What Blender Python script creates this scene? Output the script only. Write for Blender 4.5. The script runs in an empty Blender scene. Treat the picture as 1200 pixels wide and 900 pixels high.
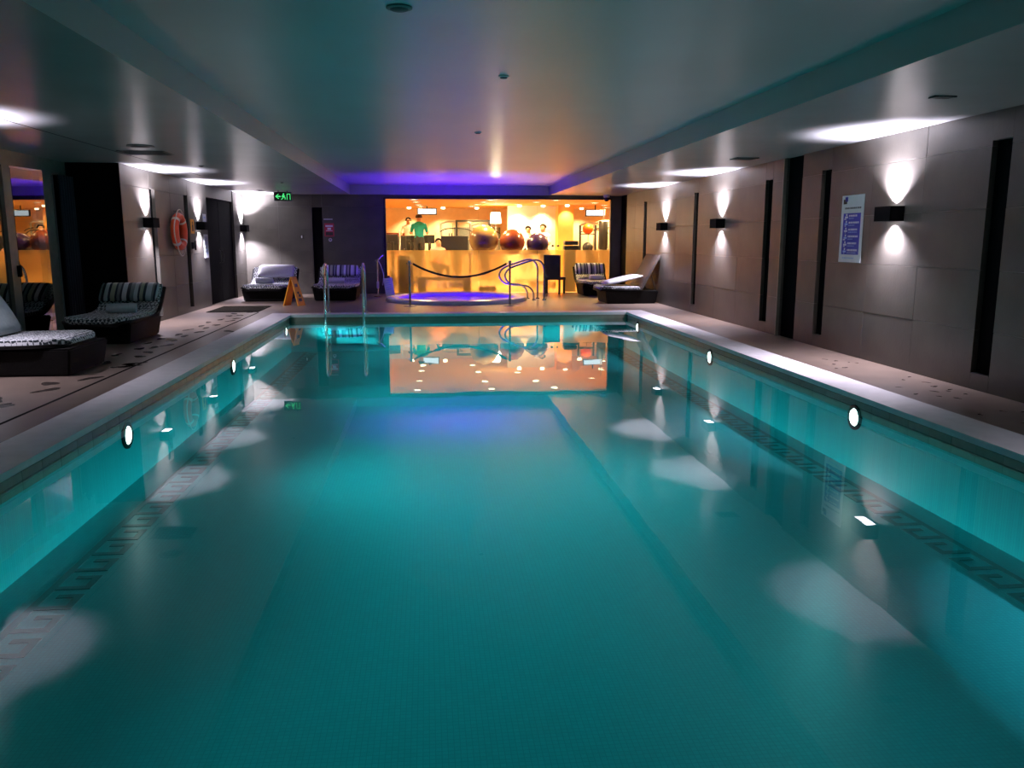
import bpy, bmesh, math, random
from mathutils import Vector, Matrix
random.seed(7)
PI = math.pi
S = bpy.context.scene
COL = S.collection

# ------------------------------------------------------------------ camera
cam_d = bpy.data.cameras.new('camera')
cam = bpy.data.objects.new('camera', cam_d)
COL.objects.link(cam)
cam_d.sensor_width = 36.0
cam_d.lens = 960.0 / 1200.0 * 36.0
cam_d.clip_start = 0.05
cam_d.clip_end = 200
yaw, pitch = math.radians(5.8574), math.radians(9.9841)
F = Vector((math.sin(yaw) * math.cos(pitch), math.cos(yaw) * math.cos(pitch), -math.sin(pitch)))
R = Vector((math.cos(yaw), -math.sin(yaw), 0))
U = R.cross(F)
M = Matrix((R, U, -F)).transposed().to_4x4()
M.translation = Vector((0, 0, 1.5))
cam.matrix_world = M
S.camera = cam

# ------------------------------------------------------------------ world, exposure
w = bpy.data.worlds.new('world')
S.world = w
w.use_nodes = True
w.node_tree.nodes['Background'].inputs[0].default_value = (0.004, 0.006, 0.007, 1)
w.node_tree.nodes['Background'].inputs[1].default_value = 1.0
S.view_settings.view_transform = 'Standard'
S.view_settings.look = 'None'
S.view_settings.exposure = 0.0
S.view_settings.gamma = 1.0
S.view_settings.use_curve_mapping = False
cy = S.cycles
cy.use_denoising = True
cy.max_bounces = 8
cy.diffuse_bounces = 6
cy.glossy_bounces = 4
cy.transmission_bounces = 6
cy.transparent_max_bounces = 16
cy.sample_clamp_indirect = 4.0
cy.caustics_reflective = False
cy.caustics_refractive = True
cy.blur_glossy = 0.5

# light levels (each lamp is made by its own builder below)
SCONCE_UP, SCONCE_DOWN = 1450.0, 560.0
SCONCE_COL = (0.89, 0.80, 1.0)
POOL_W = 1250.0
POOL_COL = (0.17, 0.96, 1.0)
GYM_W = 420.0
GYM_COL = (1.0, 0.66, 0.26)
TUB_W = 2700.0
TUB_COL = (0.09, 0.0, 1.0)
LENS_E = 9.0

# ------------------------------------------------------------------ materials
def new_mat(name):
    m = bpy.data.materials.new(name)
    m.use_nodes = True
    nt = m.node_tree
    return m, nt, nt.nodes['Principled BSDF'], nt.nodes['Material Output']

def mat(name, col, rough=0.5, metal=0.0, var=0.12, scale=8.0, bump=0.0, spec=0.5, bscale=None, coat=0.0, detail=4):
    """colour with a little noise of its own, optional fine relief"""
    m, nt, b, o = new_mat(name)
    tc = nt.nodes.new('ShaderNodeTexCoord')
    n = nt.nodes.new('ShaderNodeTexNoise')
    n.inputs['Scale'].default_value = scale
    n.inputs['Detail'].default_value = detail
    nt.links.new(tc.outputs['Object'], n.inputs['Vector'])
    r = nt.nodes.new('ShaderNodeValToRGB')
    r.color_ramp.elements[0].position = 0.3
    r.color_ramp.elements[1].position = 0.7
    r.color_ramp.elements[0].color = [c * (1 - var) for c in col] + [1]
    r.color_ramp.elements[1].color = [min(1, c * (1 + var)) for c in col] + [1]
    nt.links.new(n.outputs['Fac'], r.inputs['Fac'])
    nt.links.new(r.outputs['Color'], b.inputs['Base Color'])
    b.inputs['Roughness'].default_value = rough
    b.inputs['Metallic'].default_value = metal
    b.inputs['Specular IOR Level'].default_value = spec
    b.inputs['Coat Weight'].default_value = coat
    if bump:
        n2 = nt.nodes.new('ShaderNodeTexNoise')
        n2.inputs['Scale'].default_value = bscale or scale * 6
        nt.links.new(tc.outputs['Object'], n2.inputs['Vector'])
        bp = nt.nodes.new('ShaderNodeBump')
        bp.inputs['Strength'].default_value = bump
        bp.inputs['Distance'].default_value = 0.01
        nt.links.new(n2.outputs['Fac'], bp.inputs['Height'])
        nt.links.new(bp.outputs['Normal'], b.inputs['Normal'])
    return m

def emit(name, col, s):
    m, nt, b, o = new_mat(name)
    nt.nodes.remove(b)
    e = nt.nodes.new('ShaderNodeEmission')
    e.inputs[0].default_value = (*col, 1)
    e.inputs[1].default_value = s
    nt.links.new(e.outputs[0], o.inputs[0])
    return m

def glassy(name, ior, tint, rough=0.0, bump=0.0, bscale=2.0, boost=1.0):
    """a clear sheet: Fresnel share mirrors, the rest passes with a tint"""
    m, nt, b, o = new_mat(name)
    nt.nodes.remove(b)
    fr = nt.nodes.new('ShaderNodeFresnel')
    fr.inputs['IOR'].default_value = ior
    t = nt.nodes.new('ShaderNodeBsdfTransparent')
    t.inputs[0].default_value = (*tint, 1)
    g = nt.nodes.new('ShaderNodeBsdfGlossy')
    g.inputs['Roughness'].default_value = rough
    mx = nt.nodes.new('ShaderNodeMixShader')
    fac = fr.outputs[0]
    if boost != 1.0:
        mu = nt.nodes.new('ShaderNodeMath')
        mu.operation = 'MULTIPLY'
        mu.use_clamp = True
        mu.inputs[1].default_value = boost
        nt.links.new(fac, mu.inputs[0])
        fac = mu.outputs[0]
    nt.links.new(fac, mx.inputs[0])
    nt.links.new(t.outputs[0], mx.inputs[1])
    nt.links.new(g.outputs[0], mx.inputs[2])
    nt.links.new(mx.outputs[0], o.inputs[0])
    if bump:
        tc = nt.nodes.new('ShaderNodeTexCoord')
        n = nt.nodes.new('ShaderNodeTexNoise')
        n.inputs['Scale'].default_value = bscale
        n.inputs['Detail'].default_value = 2
        nt.links.new(tc.outputs['Object'], n.inputs['Vector'])
        bp = nt.nodes.new('ShaderNodeBump')
        bp.inputs['Strength'].default_value = bump
        bp.inputs['Distance'].default_value = 0.02
        nt.links.new(n.outputs['Fac'], bp.inputs['Height'])
        nt.links.new(bp.outputs['Normal'], g.inputs['Normal'])
        nt.links.new(bp.outputs['Normal'], fr.inputs['Normal'])
    return m

def checker_mat(name, c1, c2, scale, rough=0.8):
    m, nt, b, o = new_mat(name)
    tc = nt.nodes.new('ShaderNodeTexCoord')
    mp = nt.nodes.new('ShaderNodeMapping')
    mp.inputs['Rotation'].default_value = (0, 0, PI / 4)
    ck = nt.nodes.new('ShaderNodeTexChecker')
    ck.inputs['Scale'].default_value = scale
    ck.inputs['Color1'].default_value = (*c1, 1)
    ck.inputs['Color2'].default_value = (*c2, 1)
    nt.links.new(tc.outputs['Object'], mp.inputs[0])
    n = nt.nodes.new('ShaderNodeTexNoise')
    n.inputs['Scale'].default_value = 14
    ad = nt.nodes.new('ShaderNodeMixRGB')
    ad.blend_type = 'ADD'
    ad.inputs[0].default_value = 0.06
    nt.links.new(tc.outputs['Object'], n.inputs['Vector'])
    nt.links.new(mp.outputs[0], ad.inputs[1])
    nt.links.new(n.outputs['Color'], ad.inputs[2])
    nt.links.new(ad.outputs[0], ck.inputs['Vector'])
    nt.links.new(ck.outputs[0], b.inputs['Base Color'])
    b.inputs['Roughness'].default_value = rough
    return m

def stripe_mat(name):
    m, nt, b, o = new_mat(name)
    tc = nt.nodes.new('ShaderNodeTexCoord')
    sp = nt.nodes.new('ShaderNodeSeparateXYZ')
    nt.links.new(tc.outputs['Object'], sp.inputs[0])
    mu = nt.nodes.new('ShaderNodeMath')
    mu.operation = 'MULTIPLY_ADD'
    mu.inputs[1].default_value = 1.0
    mu.inputs[2].default_value = 0.5
    nt.links.new(sp.outputs['X'], mu.inputs[0])
    r = nt.nodes.new('ShaderNodeValToRGB')
    r.color_ramp.interpolation = 'CONSTANT'
    W, D, G, Y = (0.72, 0.74, 0.76), (0.012, 0.016, 0.03), (0.20, 0.22, 0.22), (0.42, 0.44, 0.30)
    seq = [(0, W), (.09, D), (.14, W), (.20, D), (.24, Y), (.31, D), (.34, G), (.39, D), (.42, W), (.49, D), (.54, G), (.60, W),
           (.66, D), (.69, Y), (.74, D), (.78, W), (.86, G), (.89, D), (.92, W)]
    e = r.color_ramp.elements
    while len(e) < len(seq):
        e.new(0.5)
    for i, (p, c) in enumerate(seq):
        e[i].position = p
        e[i].color = (*c, 1)
    nt.links.new(mu.outputs[0], r.inputs[0])
    nt.links.new(r.outputs[0], b.inputs['Base Color'])
    b.inputs['Roughness'].default_value = 0.8
    return m

def mosaic_mat(name, c1, c2, cm, scale, rough=0.35):
    """small glass mosaic: brick pattern with grout, the pieces are far too small to pick apart"""
    m, nt, b, o = new_mat(name)
    tc = nt.nodes.new('ShaderNodeTexCoord')
    br = nt.nodes.new('ShaderNodeTexBrick')
    br.offset = 0.0
    br.inputs['Scale'].default_value = scale
    br.inputs['Color1'].default_value = (*c1, 1)
    br.inputs['Color2'].default_value = (*c2, 1)
    br.inputs['Mortar'].default_value = (*cm, 1)
    br.inputs['Mortar Size'].default_value = 0.035
    br.inputs['Brick Width'].default_value = 0.5
    br.inputs['Row Height'].default_value = 0.5
    nt.links.new(tc.outputs['Object'], br.inputs['Vector'])
    nt.links.new(br.outputs['Color'], b.inputs['Base Color'])
    b.inputs['Roughness'].default_value = rough
    return m

MAT = dict(
    panel=mat('stone_panel', (0.060, 0.056, 0.046), 0.42, var=0.22, scale=2.2, bump=0.12, bscale=30, detail=8),
    black=mat('black_slot', (0.0025, 0.0025, 0.003), 0.9, spec=0.05),
    ceil=mat('satin_ceiling', (0.38, 0.40, 0.395), 0.24, var=0.05, scale=1.2, bump=0.05, bscale=5, spec=1.0),
    coffer=mat('coffer_ceiling', (0.36, 0.39, 0.385), 0.34, var=0.06, scale=0.8, bump=0.04, bscale=4, spec=0.5),
    deck=mat('deck_stone', (0.165, 0.125, 0.098), 0.28, var=0.14, scale=3.5, bump=0.06, bscale=40, detail=8),
    coping=mat('pale_coping_stone', (0.80, 0.77, 0.77), 0.42, var=0.06, scale=6, bump=0.04),
    basin=mosaic_mat('teal_mosaic', (0.022, 0.45, 0.475), (0.018, 0.41, 0.435), (0.012, 0.34, 0.365), 18.0),
    key=mosaic_mat('dark_key_mosaic', (0.008, 0.12, 0.12), (0.010, 0.14, 0.14), (0.01, 0.16, 0.16), 18.0),
    bandtile=mat('olive_band_tile', (0.23, 0.21, 0.16), 0.3, var=0.15, scale=5),
    grout=mat('dark_grout', (0.06, 0.06, 0.05), 0.8),
    water=glassy('pool_water', 1.333, (0.86, 0.98, 0.98), 0.012, 0.05, 1.3, 1.45),
    chrome=mat('brushed_chrome', (0.62, 0.63, 0.64), 0.2, 1.0, var=0.04, scale=20),
    wicker=mat('dark_wicker', (0.0045, 0.004, 0.0038), 0.7, var=0.4, scale=60, bump=0.5, bscale=90, spec=0.12),
    brownw=mat('brown_wicker', (0.016, 0.010, 0.0065), 0.6, var=0.4, scale=60, bump=0.5, bscale=90),
    lattice=checker_mat('woven_check_cushion', (0.70, 0.72, 0.72), (0.02, 0.03, 0.035), 24.0),
    stripe=stripe_mat('striped_fabric'),
    white=mat('white_towelling', (0.78, 0.78, 0.80), 0.9, var=0.05, scale=20, bump=0.3, bscale=120),
    greyf=mat('grey_teal_fabric', (0.30, 0.36, 0.37), 0.85, var=0.08, scale=20, bump=0.2),
    edgef=mat('cream_edge_fabric', (0.62, 0.60, 0.55), 0.85),
    orange=mat('orange_ring', (0.75, 0.075, 0.018), 0.4, var=0.08),
    silver=mat('reflective_tape', (0.70, 0.62, 0.55), 0.4),
    rope=mat('pale_rope', (0.62, 0.58, 0.52), 0.8, var=0.2, scale=50),
    brope=mat('black_rope', (0.010, 0.010, 0.010), 0.7),
    yellow=mat('yellow_plastic', (0.85, 0.36, 0.012), 0.45, var=0.05),
    ink=mat('dark_print', (0.03, 0.02, 0.02), 0.6),
    blue=mat('blue_print', (0.010, 0.022, 0.36), 0.5),
    lblue=mat('pale_blue_print', (0.35, 0.52, 0.80), 0.5),
    paper=mat('white_board', (0.72, 0.77, 0.78), 0.5, var=0.04),
    red=mat('red_print', (0.50, 0.03, 0.06), 0.5),
    mat_=mat('dark_floor_mat', (0.007, 0.006, 0.004), 1.0, var=0.4, scale=40, bump=0.5, bscale=150, spec=0.03),
    curtain=mat('navy_curtain', (0.007, 0.009, 0.019), 0.9, var=0.2, scale=3),
    frame=mat('grey_metal_frame', (0.16, 0.17, 0.14), 0.5, 0.3),
    darkmetal=mat('dark_metal', (0.03, 0.03, 0.032), 0.4, 0.6),
    doorglass=glassy('door_glass', 1.9, (0.25, 0.27, 0.28), 0.0, boost=2.4),
    glass=glassy('clear_glass', 1.5, (0.96, 0.97, 0.96), 0.0),
    acryl=mat('tub_acrylic', (0.72, 0.70, 0.72), 0.25, var=0.03),
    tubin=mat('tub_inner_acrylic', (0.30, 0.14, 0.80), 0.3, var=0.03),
    tubwater=glassy('tub_water', 1.333, (0.85, 0.80, 1.0), 0.06, 0.35, 7.0),
    gymwall=mat('cream_paint', (0.80, 0.62, 0.36), 0.8, var=0.04),
    gymceil=mat('ochre_ceiling', (0.80, 0.42, 0.10), 0.7, var=0.03),
    gymfloor=mat('gym_wood', (0.66, 0.46, 0.24), 0.5, var=0.2, scale=5),
    gymwhite=mat('white_paint', (0.85, 0.80, 0.68), 0.8, var=0.02),
    gymorange=mat('orange_paint', (0.78, 0.38, 0.08), 0.8, var=0.03),
    mach=mat('black_machine', (0.012, 0.012, 0.014), 0.4),
    machgrey=mat('silver_machine', (0.45, 0.43, 0.40), 0.35, 0.6),
    ballgold=mat('gold_ball_rubber', (0.27, 0.165, 0.06), 0.22, var=0.06),
    ballred=mat('maroon_ball_rubber', (0.19, 0.045, 0.02), 0.22, var=0.06),
    ballpur=mat('violet_ball_rubber', (0.045, 0.022, 0.075), 0.25, var=0.06),
    ballor=mat('orange_ball_rubber', (0.80, 0.12, 0.01), 0.4),
    skin=mat('skin', (0.52, 0.27, 0.16), 0.6, var=0.04),
    hair=mat('dark_hair', (0.018, 0.012, 0.009), 0.7, var=0.3, scale=60),
    teal=mat('teal_shirt', (0.0, 0.24, 0.27), 0.85, var=0.18, scale=9),
    wshirt=mat('white_shirt', (0.75, 0.73, 0.70), 0.85),
    pshirt=mat('pink_shirt', (0.62, 0.30, 0.24), 0.85),
    lshirt=mat('lilac_shirt', (0.45, 0.42, 0.72), 0.85),
    dark=mat('dark_trousers', (0.02, 0.02, 0.025), 0.85),
    wood=mat('dark_chair_wood', (0.016, 0.011, 0.008), 0.4, var=0.3, scale=20),
    shade=mat('lamp_shade_cloth', (0.85, 0.80, 0.7), 0.9),
    wet=mat('wet_patch', (0.045, 0.035, 0.029), 0.2, spec=0.5),
    vent=mat('grey_vent', (0.10, 0.11, 0.11), 0.5),
    domegrey=mat('pale_plastic', (0.55, 0.53, 0.58), 0.4),
    exitgreen=emit('exit_green', (0.10, 1.0, 0.28), 0.9),
    screen=emit('screen_light', (0.85, 0.95, 1.0), 1.6),
    lens=emit('warm_white_lens', (0.93, 0.88, 1.0), LENS_E),
    poollens=emit('pool_lens', (0.80, 1.0, 0.92), 14.0),
    gymlens=emit('gym_lens', (1.0, 0.82, 0.50), 9.0),
    lampglow=emit('lamp_bulb_glow', (1.0, 0.88, 0.62), 7.0),
)

def frosted(name):
    m, nt, b, o = new_mat(name)
    nt.nodes.remove(b)
    rf = nt.nodes.new('ShaderNodeBsdfRefraction')
    rf.inputs['Color'].default_value = (1.0, 0.74, 0.38, 1)
    rf.inputs['Roughness'].default_value = 0.62
    rf.inputs['IOR'].default_value = 1.10
    tl = nt.nodes.new('ShaderNodeBsdfTranslucent')
    tl.inputs[0].default_value = (0.95, 0.66, 0.28, 1)
    tp = nt.nodes.new('ShaderNodeBsdfTransparent')
    gl = nt.nodes.new('ShaderNodeBsdfGlossy')
    gl.inputs['Roughness'].default_value = 0.15
    m1 = nt.nodes.new('ShaderNodeMixShader'); m1.inputs[0].default_value = 0.10
    m2 = nt.nodes.new('ShaderNodeMixShader'); m2.inputs[0].default_value = 0.05
    m3 = nt.nodes.new('ShaderNodeMixShader'); m3.inputs[0].default_value = 0.05
    nt.links.new(rf.outputs[0], m1.inputs[1]); nt.links.new(tl.outputs[0], m1.inputs[2])
    nt.links.new(m1.outputs[0], m2.inputs[1]); nt.links.new(tp.outputs[0], m2.inputs[2])
    nt.links.new(m2.outputs[0], m3.inputs[1]); nt.links.new(gl.outputs[0], m3.inputs[2])
    nt.links.new(m3.outputs[0], o.inputs[0])
    return m
MAT['frost'] = frosted('frosted_film_glass')

# ------------------------------------------------------------------ mesh helpers
def bm_new():
    return bmesh.new()

def box(bm, x0, x1, y0, y1, z0, z1, bev=0.0, mi=0):
    vs = [bm.verts.new((x, y, z)) for x in (x0, x1) for y in (y0, y1) for z in (z0, z1)]
    q = [(0, 1, 3, 2), (4, 6, 7, 5), (0, 4, 5, 1), (2, 3, 7, 6), (0, 2, 6, 4), (1, 5, 7, 3)]
    fs = [bm.faces.new([vs[i] for i in f]) for f in q]
    for f in fs:
        f.material_index = mi
    if bev:
        es = list({e for f in fs for e in f.edges})
        r = bmesh.ops.bevel(bm, geom=es, offset=bev, segments=2, profile=0.7, affect='EDGES')
        for f in r['faces']:
            f.material_index = mi
    return fs

def lathe(bm, prof, n=24, axis='Z', c=(0, 0, 0), a0=0.0):
    """profile (r, h) turned about an axis through c"""
    c = Vector(c)
    rings = []
    def P(r, h, a):
        u, v = r * math.cos(a), r * math.sin(a)
        return {'Z': Vector((u, v, h)), 'X': Vector((h, u, v)), 'Y': Vector((u, h, v))}[axis] + c
    for r, h in prof:
        if r < 1e-6:
            rings.append([bm.verts.new(P(0, h, 0))])
        else:
            rings.append([bm.verts.new(P(r, h, a0 + 2 * PI * i / n)) for i in range(n)])
    for A, B in zip(rings, rings[1:]):
        for i in range(n):
            j = (i + 1) % n
            a = [A[i], A[j]] if len(A) > 1 else [A[0]]
            b = [B[j], B[i]] if len(B) > 1 else [B[0]]
            if len(a) + len(b) >= 3:
                bm.faces.new(a + b)

def tube(bm, pts, r, n=10, closed=False, caps=True):
    pts = [Vector(p) for p in pts]
    N = len(pts)
    rr = r if isinstance(r, (list, tuple)) else [r] * N
    rings = []
    prev = None
    for i, p in enumerate(pts):
        if closed:
            t = (pts[(i + 1) % N] - pts[i - 1]).normalized()
        else:
            t = (pts[min(i + 1, N - 1)] - pts[max(i - 1, 0)]).normalized()
        if prev is None:
            u = t.orthogonal().normalized()
        else:
            u = (prev - t * prev.dot(t))
            u = u.normalized() if u.length > 1e-6 else t.orthogonal().normalized()
        prev = u
        v = t.cross(u)
        rings.append([bm.verts.new(p + (u * math.cos(2 * PI * k / n) + v * math.sin(2 * PI * k / n)) * rr[i]) for k in range(n)])
    for i in range(N if closed else N - 1):
        A, B = rings[i], rings[(i + 1) % N]
        for k in range(n):
            bm.faces.new((A[k], A[(k + 1) % n], B[(k + 1) % n], B[k]))
    if caps and not closed:
        bm.faces.new(list(reversed(rings[0])))
        bm.faces.new(rings[-1])

def smooth_path(ctrl, n=8):
    """Catmull-Rom through control points"""
    P = [Vector(p) for p in ctrl]
    P = [P[0] * 2 - P[1]] + P + [P[-1] * 2 - P[-2]]
    out = []
    for i in range(1, len(P) - 2):
        for k in range(n):
            t = k / n
            a, b, c, d = P[i - 1], P[i], P[i + 1], P[i + 2]
            out.append(0.5 * ((2 * b) + (c - a) * t + (2 * a - 5 * b + 4 * c - d) * t * t + (3 * b - a - 3 * c + d) * t ** 3))
    out.append(P[-2])
    return out

def sheet(bm, prof, y0, y1, th, rnd=0.0):
    """a profile (u, z) with thickness th below it, extruded across; u runs along +Y, width along X from y0 to y1"""
    n = len(prof)
    P = [Vector((0, u, z)) for u, z in prof]
    nr = []
    for i in range(n):
        t = (P[min(i + 1, n - 1)] - P[max(i - 1, 0)]).normalized()
        nr.append(Vector((0, -t.z, t.y)))
    top = P
    bot = [p - q * th for p, q in zip(P, nr)]
    loop = top + list(reversed(bot))
    def wf(u):                       # rounded foot end
        if rnd <= 0 or u >= rnd:
            return 1.0
        k = 1 - max(u, 0.0) / rnd
        return 1 - (1 - math.sqrt(max(0.0, 1 - k * k))) * rnd * .7 / (abs(y1 - y0) / 2)
    mid = (y0 + y1) / 2
    A = [bm.verts.new((mid + (y0 - mid) * wf(p.y), p.y, p.z)) for p in loop]
    B = [bm.verts.new((mid + (y1 - mid) * wf(p.y), p.y, p.z)) for p in loop]
    L = len(loop)
    fs = []
    for i in range(L):
        j = (i + 1) % L
        fs.append(bm.faces.new((A[i], A[j], B[j], B[i])))
    for i in range(n - 1):
        fs.append(bm.faces.new((A[i + 1], A[i], A[L - 1 - i], A[L - 2 - i])))
        fs.append(bm.faces.new((B[i], B[i + 1], B[L - 2 - i], B[L - 1 - i])))

def mesh(name, bm, m, smooth=False, sharp=35):
    bmesh.ops.recalc_face_normals(bm, faces=bm.faces)
    me = bpy.data.meshes.new(name)
    bm.to_mesh(me)
    bm.free()
    for k in (m if isinstance(m, (list, tuple)) else [m]):
        me.materials.append(MAT[k] if isinstance(k, str) else k)
    if smooth:
        me.polygons.foreach_set('use_smooth', [True] * len(me.polygons))
        me.set_sharp_from_angle(angle=math.radians(sharp))
    me.update()
    return me

def obj(name, bm, m, parent=None, smooth=False, loc=None, rz=0.0, sharp=35):
    o = bpy.data.objects.new(name, mesh(name, bm, m, smooth, sharp))
    COL.objects.link(o)
    if parent:
        o.parent = parent
    if loc:
        o.location = loc
    if rz:
        o.rotation_euler = (0, 0, rz)
    return o

def tag(o, label, cat, group=None):
    o['label'] = label
    o['category'] = cat
    if group:
        o['group'] = group
    return o

def thing(name, label, cat, loc=(0, 0, 0), rz=0.0, group=None):
    o = bpy.data.objects.new(name, None)
    o.empty_display_size = 0.1
    COL.objects.link(o)
    o.location = loc
    o.rotation_euler = (0, 0, rz)
    return tag(o, label, cat, group)

def struct(o):
    o['kind'] = 'structure'
    return o

def sempty(name, loc=(0, 0, 0)):
    o = bpy.data.objects.new(name, None)
    COL.objects.link(o)
    o.location = loc
    return struct(o)

def dup(root, loc, rz=None, label=None, group=None):
    r = root.copy()
    COL.objects.link(r)
    r.location = loc
    if rz is not None:
        r.rotation_euler = (0, 0, rz)
    if label:
        r['label'] = label
    if group:
        r['group'] = group
    for ch in list(root.children):
        c = ch.copy()
        COL.objects.link(c)
        c.parent = r
        for g in list(ch.children):
            d = g.copy()
            COL.objects.link(d)
            d.parent = c
    return r

def lamp(name, kind, loc, energy, col, parent=None, direction=None, size=0.05, cone=60, blend=0.5):
    L = bpy.data.lights.new(name, kind)
    L.energy = energy
    L.color = col
    if kind == 'SPOT':
        L.spot_size = math.radians(cone)
        L.spot_blend = blend
        L.shadow_soft_size = size
    elif kind == 'POINT':
        L.shadow_soft_size = size
    elif kind == 'AREA':
        L.size = size
    o = bpy.data.objects.new(name, L)
    COL.objects.link(o)
    if parent:
        o.parent = parent
    o.location = loc
    if direction:
        o.rotation_euler = Vector(direction).to_track_quat('-Z', 'Y').to_euler()
    return o

# ------------------------------------------------------------------ dimensions
PX0, PX1, PY0, PY1 = -2.78, 4.17, 0.9, 16.93   # pool inner faces
WZ = -0.13                                      # water level
FZ = -0.75                                      # pool floor
CW = 0.42                                       # coping width
RWX, LWX, WWX = 5.50, -4.96, -5.79              # right wall, left wall, window wall
BY = 23.5                                       # back wall and gym glass
CZ, CFZ = 2.73, 2.98                            # soffit and coffer heights
FRONT = -2.5

# ------------------------------------------------------------------ floor
bm = bm_new()
ox0, ox1, oy0, oy1 = PX0 - CW, PX1 + CW, PY0 - CW, PY1 + CW
TX, TY, TR = 0.72, 20.82, 1.62                   # hot tub centre and hole radius
for a in ((-7.0, ox0, FRONT, BY), (ox1, 5.8, FRONT, BY), (ox0, ox1, FRONT, oy0)):
    box(bm, a[0], a[1], a[2], a[3], -0.3, 0.0)
# far deck with the round hole of the hot tub
def deck_with_hole(bm, x0, x1, y0, y1, cx, cy_, r, z):
    n = 64
    inner, outer = [], []
    for i in range(n):
        a = 2 * PI * i / n
        d = Vector((math.cos(a), math.sin(a)))
        tx = ((x1 - cx) / d.x) if d.x > 1e-9 else ((x0 - cx) / d.x if d.x < -1e-9 else 1e9)
        ty = ((y1 - cy_) / d.y) if d.y > 1e-9 else ((y0 - cy_) / d.y if d.y < -1e-9 else 1e9)
        t = min(tx, ty)
        inner.append(bm.verts.new((cx + d.x * r, cy_ + d.y * r, z)))
        outer.append(bm.verts.new((cx + d.x * t, cy_ + d.y * t, z)))
    for i in range(n):
        j = (i + 1) % n
        bm.faces.new((inner[i], outer[i], outer[j], inner[j]))
        a, b = outer[i].co, outer[j].co
        if abs(a.x - b.x) > 1e-4 and abs(a.y - b.y) > 1e-4:
            cx2 = x1 if a.x > cx else x0
            cy2 = y1 if a.y > cy_ else y0
            bm.faces.new((outer[i], bm.verts.new((cx2, cy2, z)), outer[j]))
deck_with_hole(bm, ox0, ox1, oy1, BY, TX, TY, TR, 0.0)
floor = struct(obj('floor', bm, 'deck'))

# coping: four pale strips round the pool
def strip(name, x0, x1, y0, y1):
    b = bm_new()
    box(b, x0, x1, y0, y1, -0.05, 0.004, 0.004)
    return struct(obj(name, b, 'coping'))
strip('trim_1', ox0, PX0 + 0.01, oy0, oy1)
strip('trim_2', PX1 - 0.01, ox1, oy0, oy1)
strip('trim_3', PX0 + 0.01, PX1 - 0.01, PY1 - 0.01, oy1)
strip('trim_4', PX0 + 0.01, PX1 - 0.01, oy0, PY0 + 0.01)
# slot drain in the left deck
b = bm_new()
box(b, -3.545, -3.515, FRONT, 17.6, -0.02, 0.003)
struct(obj('trim_5', b, 'black'))

# ------------------------------------------------------------------ pool basin
basin = sempty('pool_basin')
b = bm_new()
e = 0.06
box(b, PX0 - 0.3, PX1 + 0.3, PY0 - 0.3, PY1 + 0.3, FZ - 0.1, FZ)
obj('pool_floor', b, 'basin', basin)
for nm, a in (('pool_wall', (PX0 - 0.3, PX0, PY0 - 0.3, PY1 + 0.3)), ('pool_wall', (PX1, PX1 + 0.3, PY0 - 0.3, PY1 + 0.3)),
              ('pool_wall', (PX0, PX1, PY1, PY1 + 0.3)), ('pool_wall', (PX0, PX1, PY0 - 0.3, PY0))):
    b = bm_new()
    box(b, a[0], a[1], a[2], a[3], FZ, -0.051)
    obj(nm, b, 'basin', basin)
# waterline band: backing of grout with single tiles, two courses
for x, s in ((PX0, 1), (PX1, -1)):
    b = bm_new()
    box(b, min(x, x + s * 0.004), max(x, x + s * 0.004), PY0, PY1, -0.19, -0.0505)
    obj('grout_bed', b, 'grout', basin)
tl = 0.296
bmt = bm_new(); box(bmt, 0, 0.010, 0, tl, 0, 0.064, 0.002)
tile_me = mesh('tile', bmt, 'bandtile')
ny = int((PY1 - PY0) / 0.3)
for x, s in ((PX0, 1), (PX1, -1)):
    for row in range(2):
        for k in range(ny):
            o = bpy.data.objects.new('tile', tile_me)
            COL.objects.link(o)
            o.parent = basin
            o.location = (x if s > 0 else x - 0.010, PY0 + 0.002 + k * 0.3 + random.uniform(-.001, .001), -0.117 - row * 0.068)
b = bm_new()
box(b, PX0 + .012, PX1 - .012, PY1 - 0.006, PY1, -0.19, -0.0505)
obj('far_band', b, 'bandtile', basin)
# Greek key bands on the floor along both sides
def key_band(x0, flip):
    b = bm_new()
    W, t, p = 0.27, 0.05, 0.30
    X = lambda u: (x0 + u) if not flip else (x0 - u)
    def bar(u0, u1, y0, y1):
        xa, xb = sorted((X(u0), X(u1)))
        box(b, xa, xb, y0, y1, FZ, FZ + 0.004)
    y = PY0 + 0.2
    bar(0, t, y, PY1 - 0.1)
    while y < PY1 - 0.5:
        bar(t, W, y, y + t)
        bar(W - t, W, y + t, y + 0.22)
        bar(0.11, W - t, y + 0.22 - t, y + 0.22)
        y += p
    return obj('greek_key_band', b, 'key', basin)
key_band(PX0 + 0.28, False)
key_band(PX1 - 0.22, True)

# water
b = bm_new()
vs = [b.verts.new(c) for c in ((PX0 + .001, PY0, WZ), (PX1 - .001, PY0, WZ), (PX1 - .001, PY1, WZ), (PX0 + .001, PY1, WZ))]
b.faces.new(vs)
struct(obj('water', b, 'water'))

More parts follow.
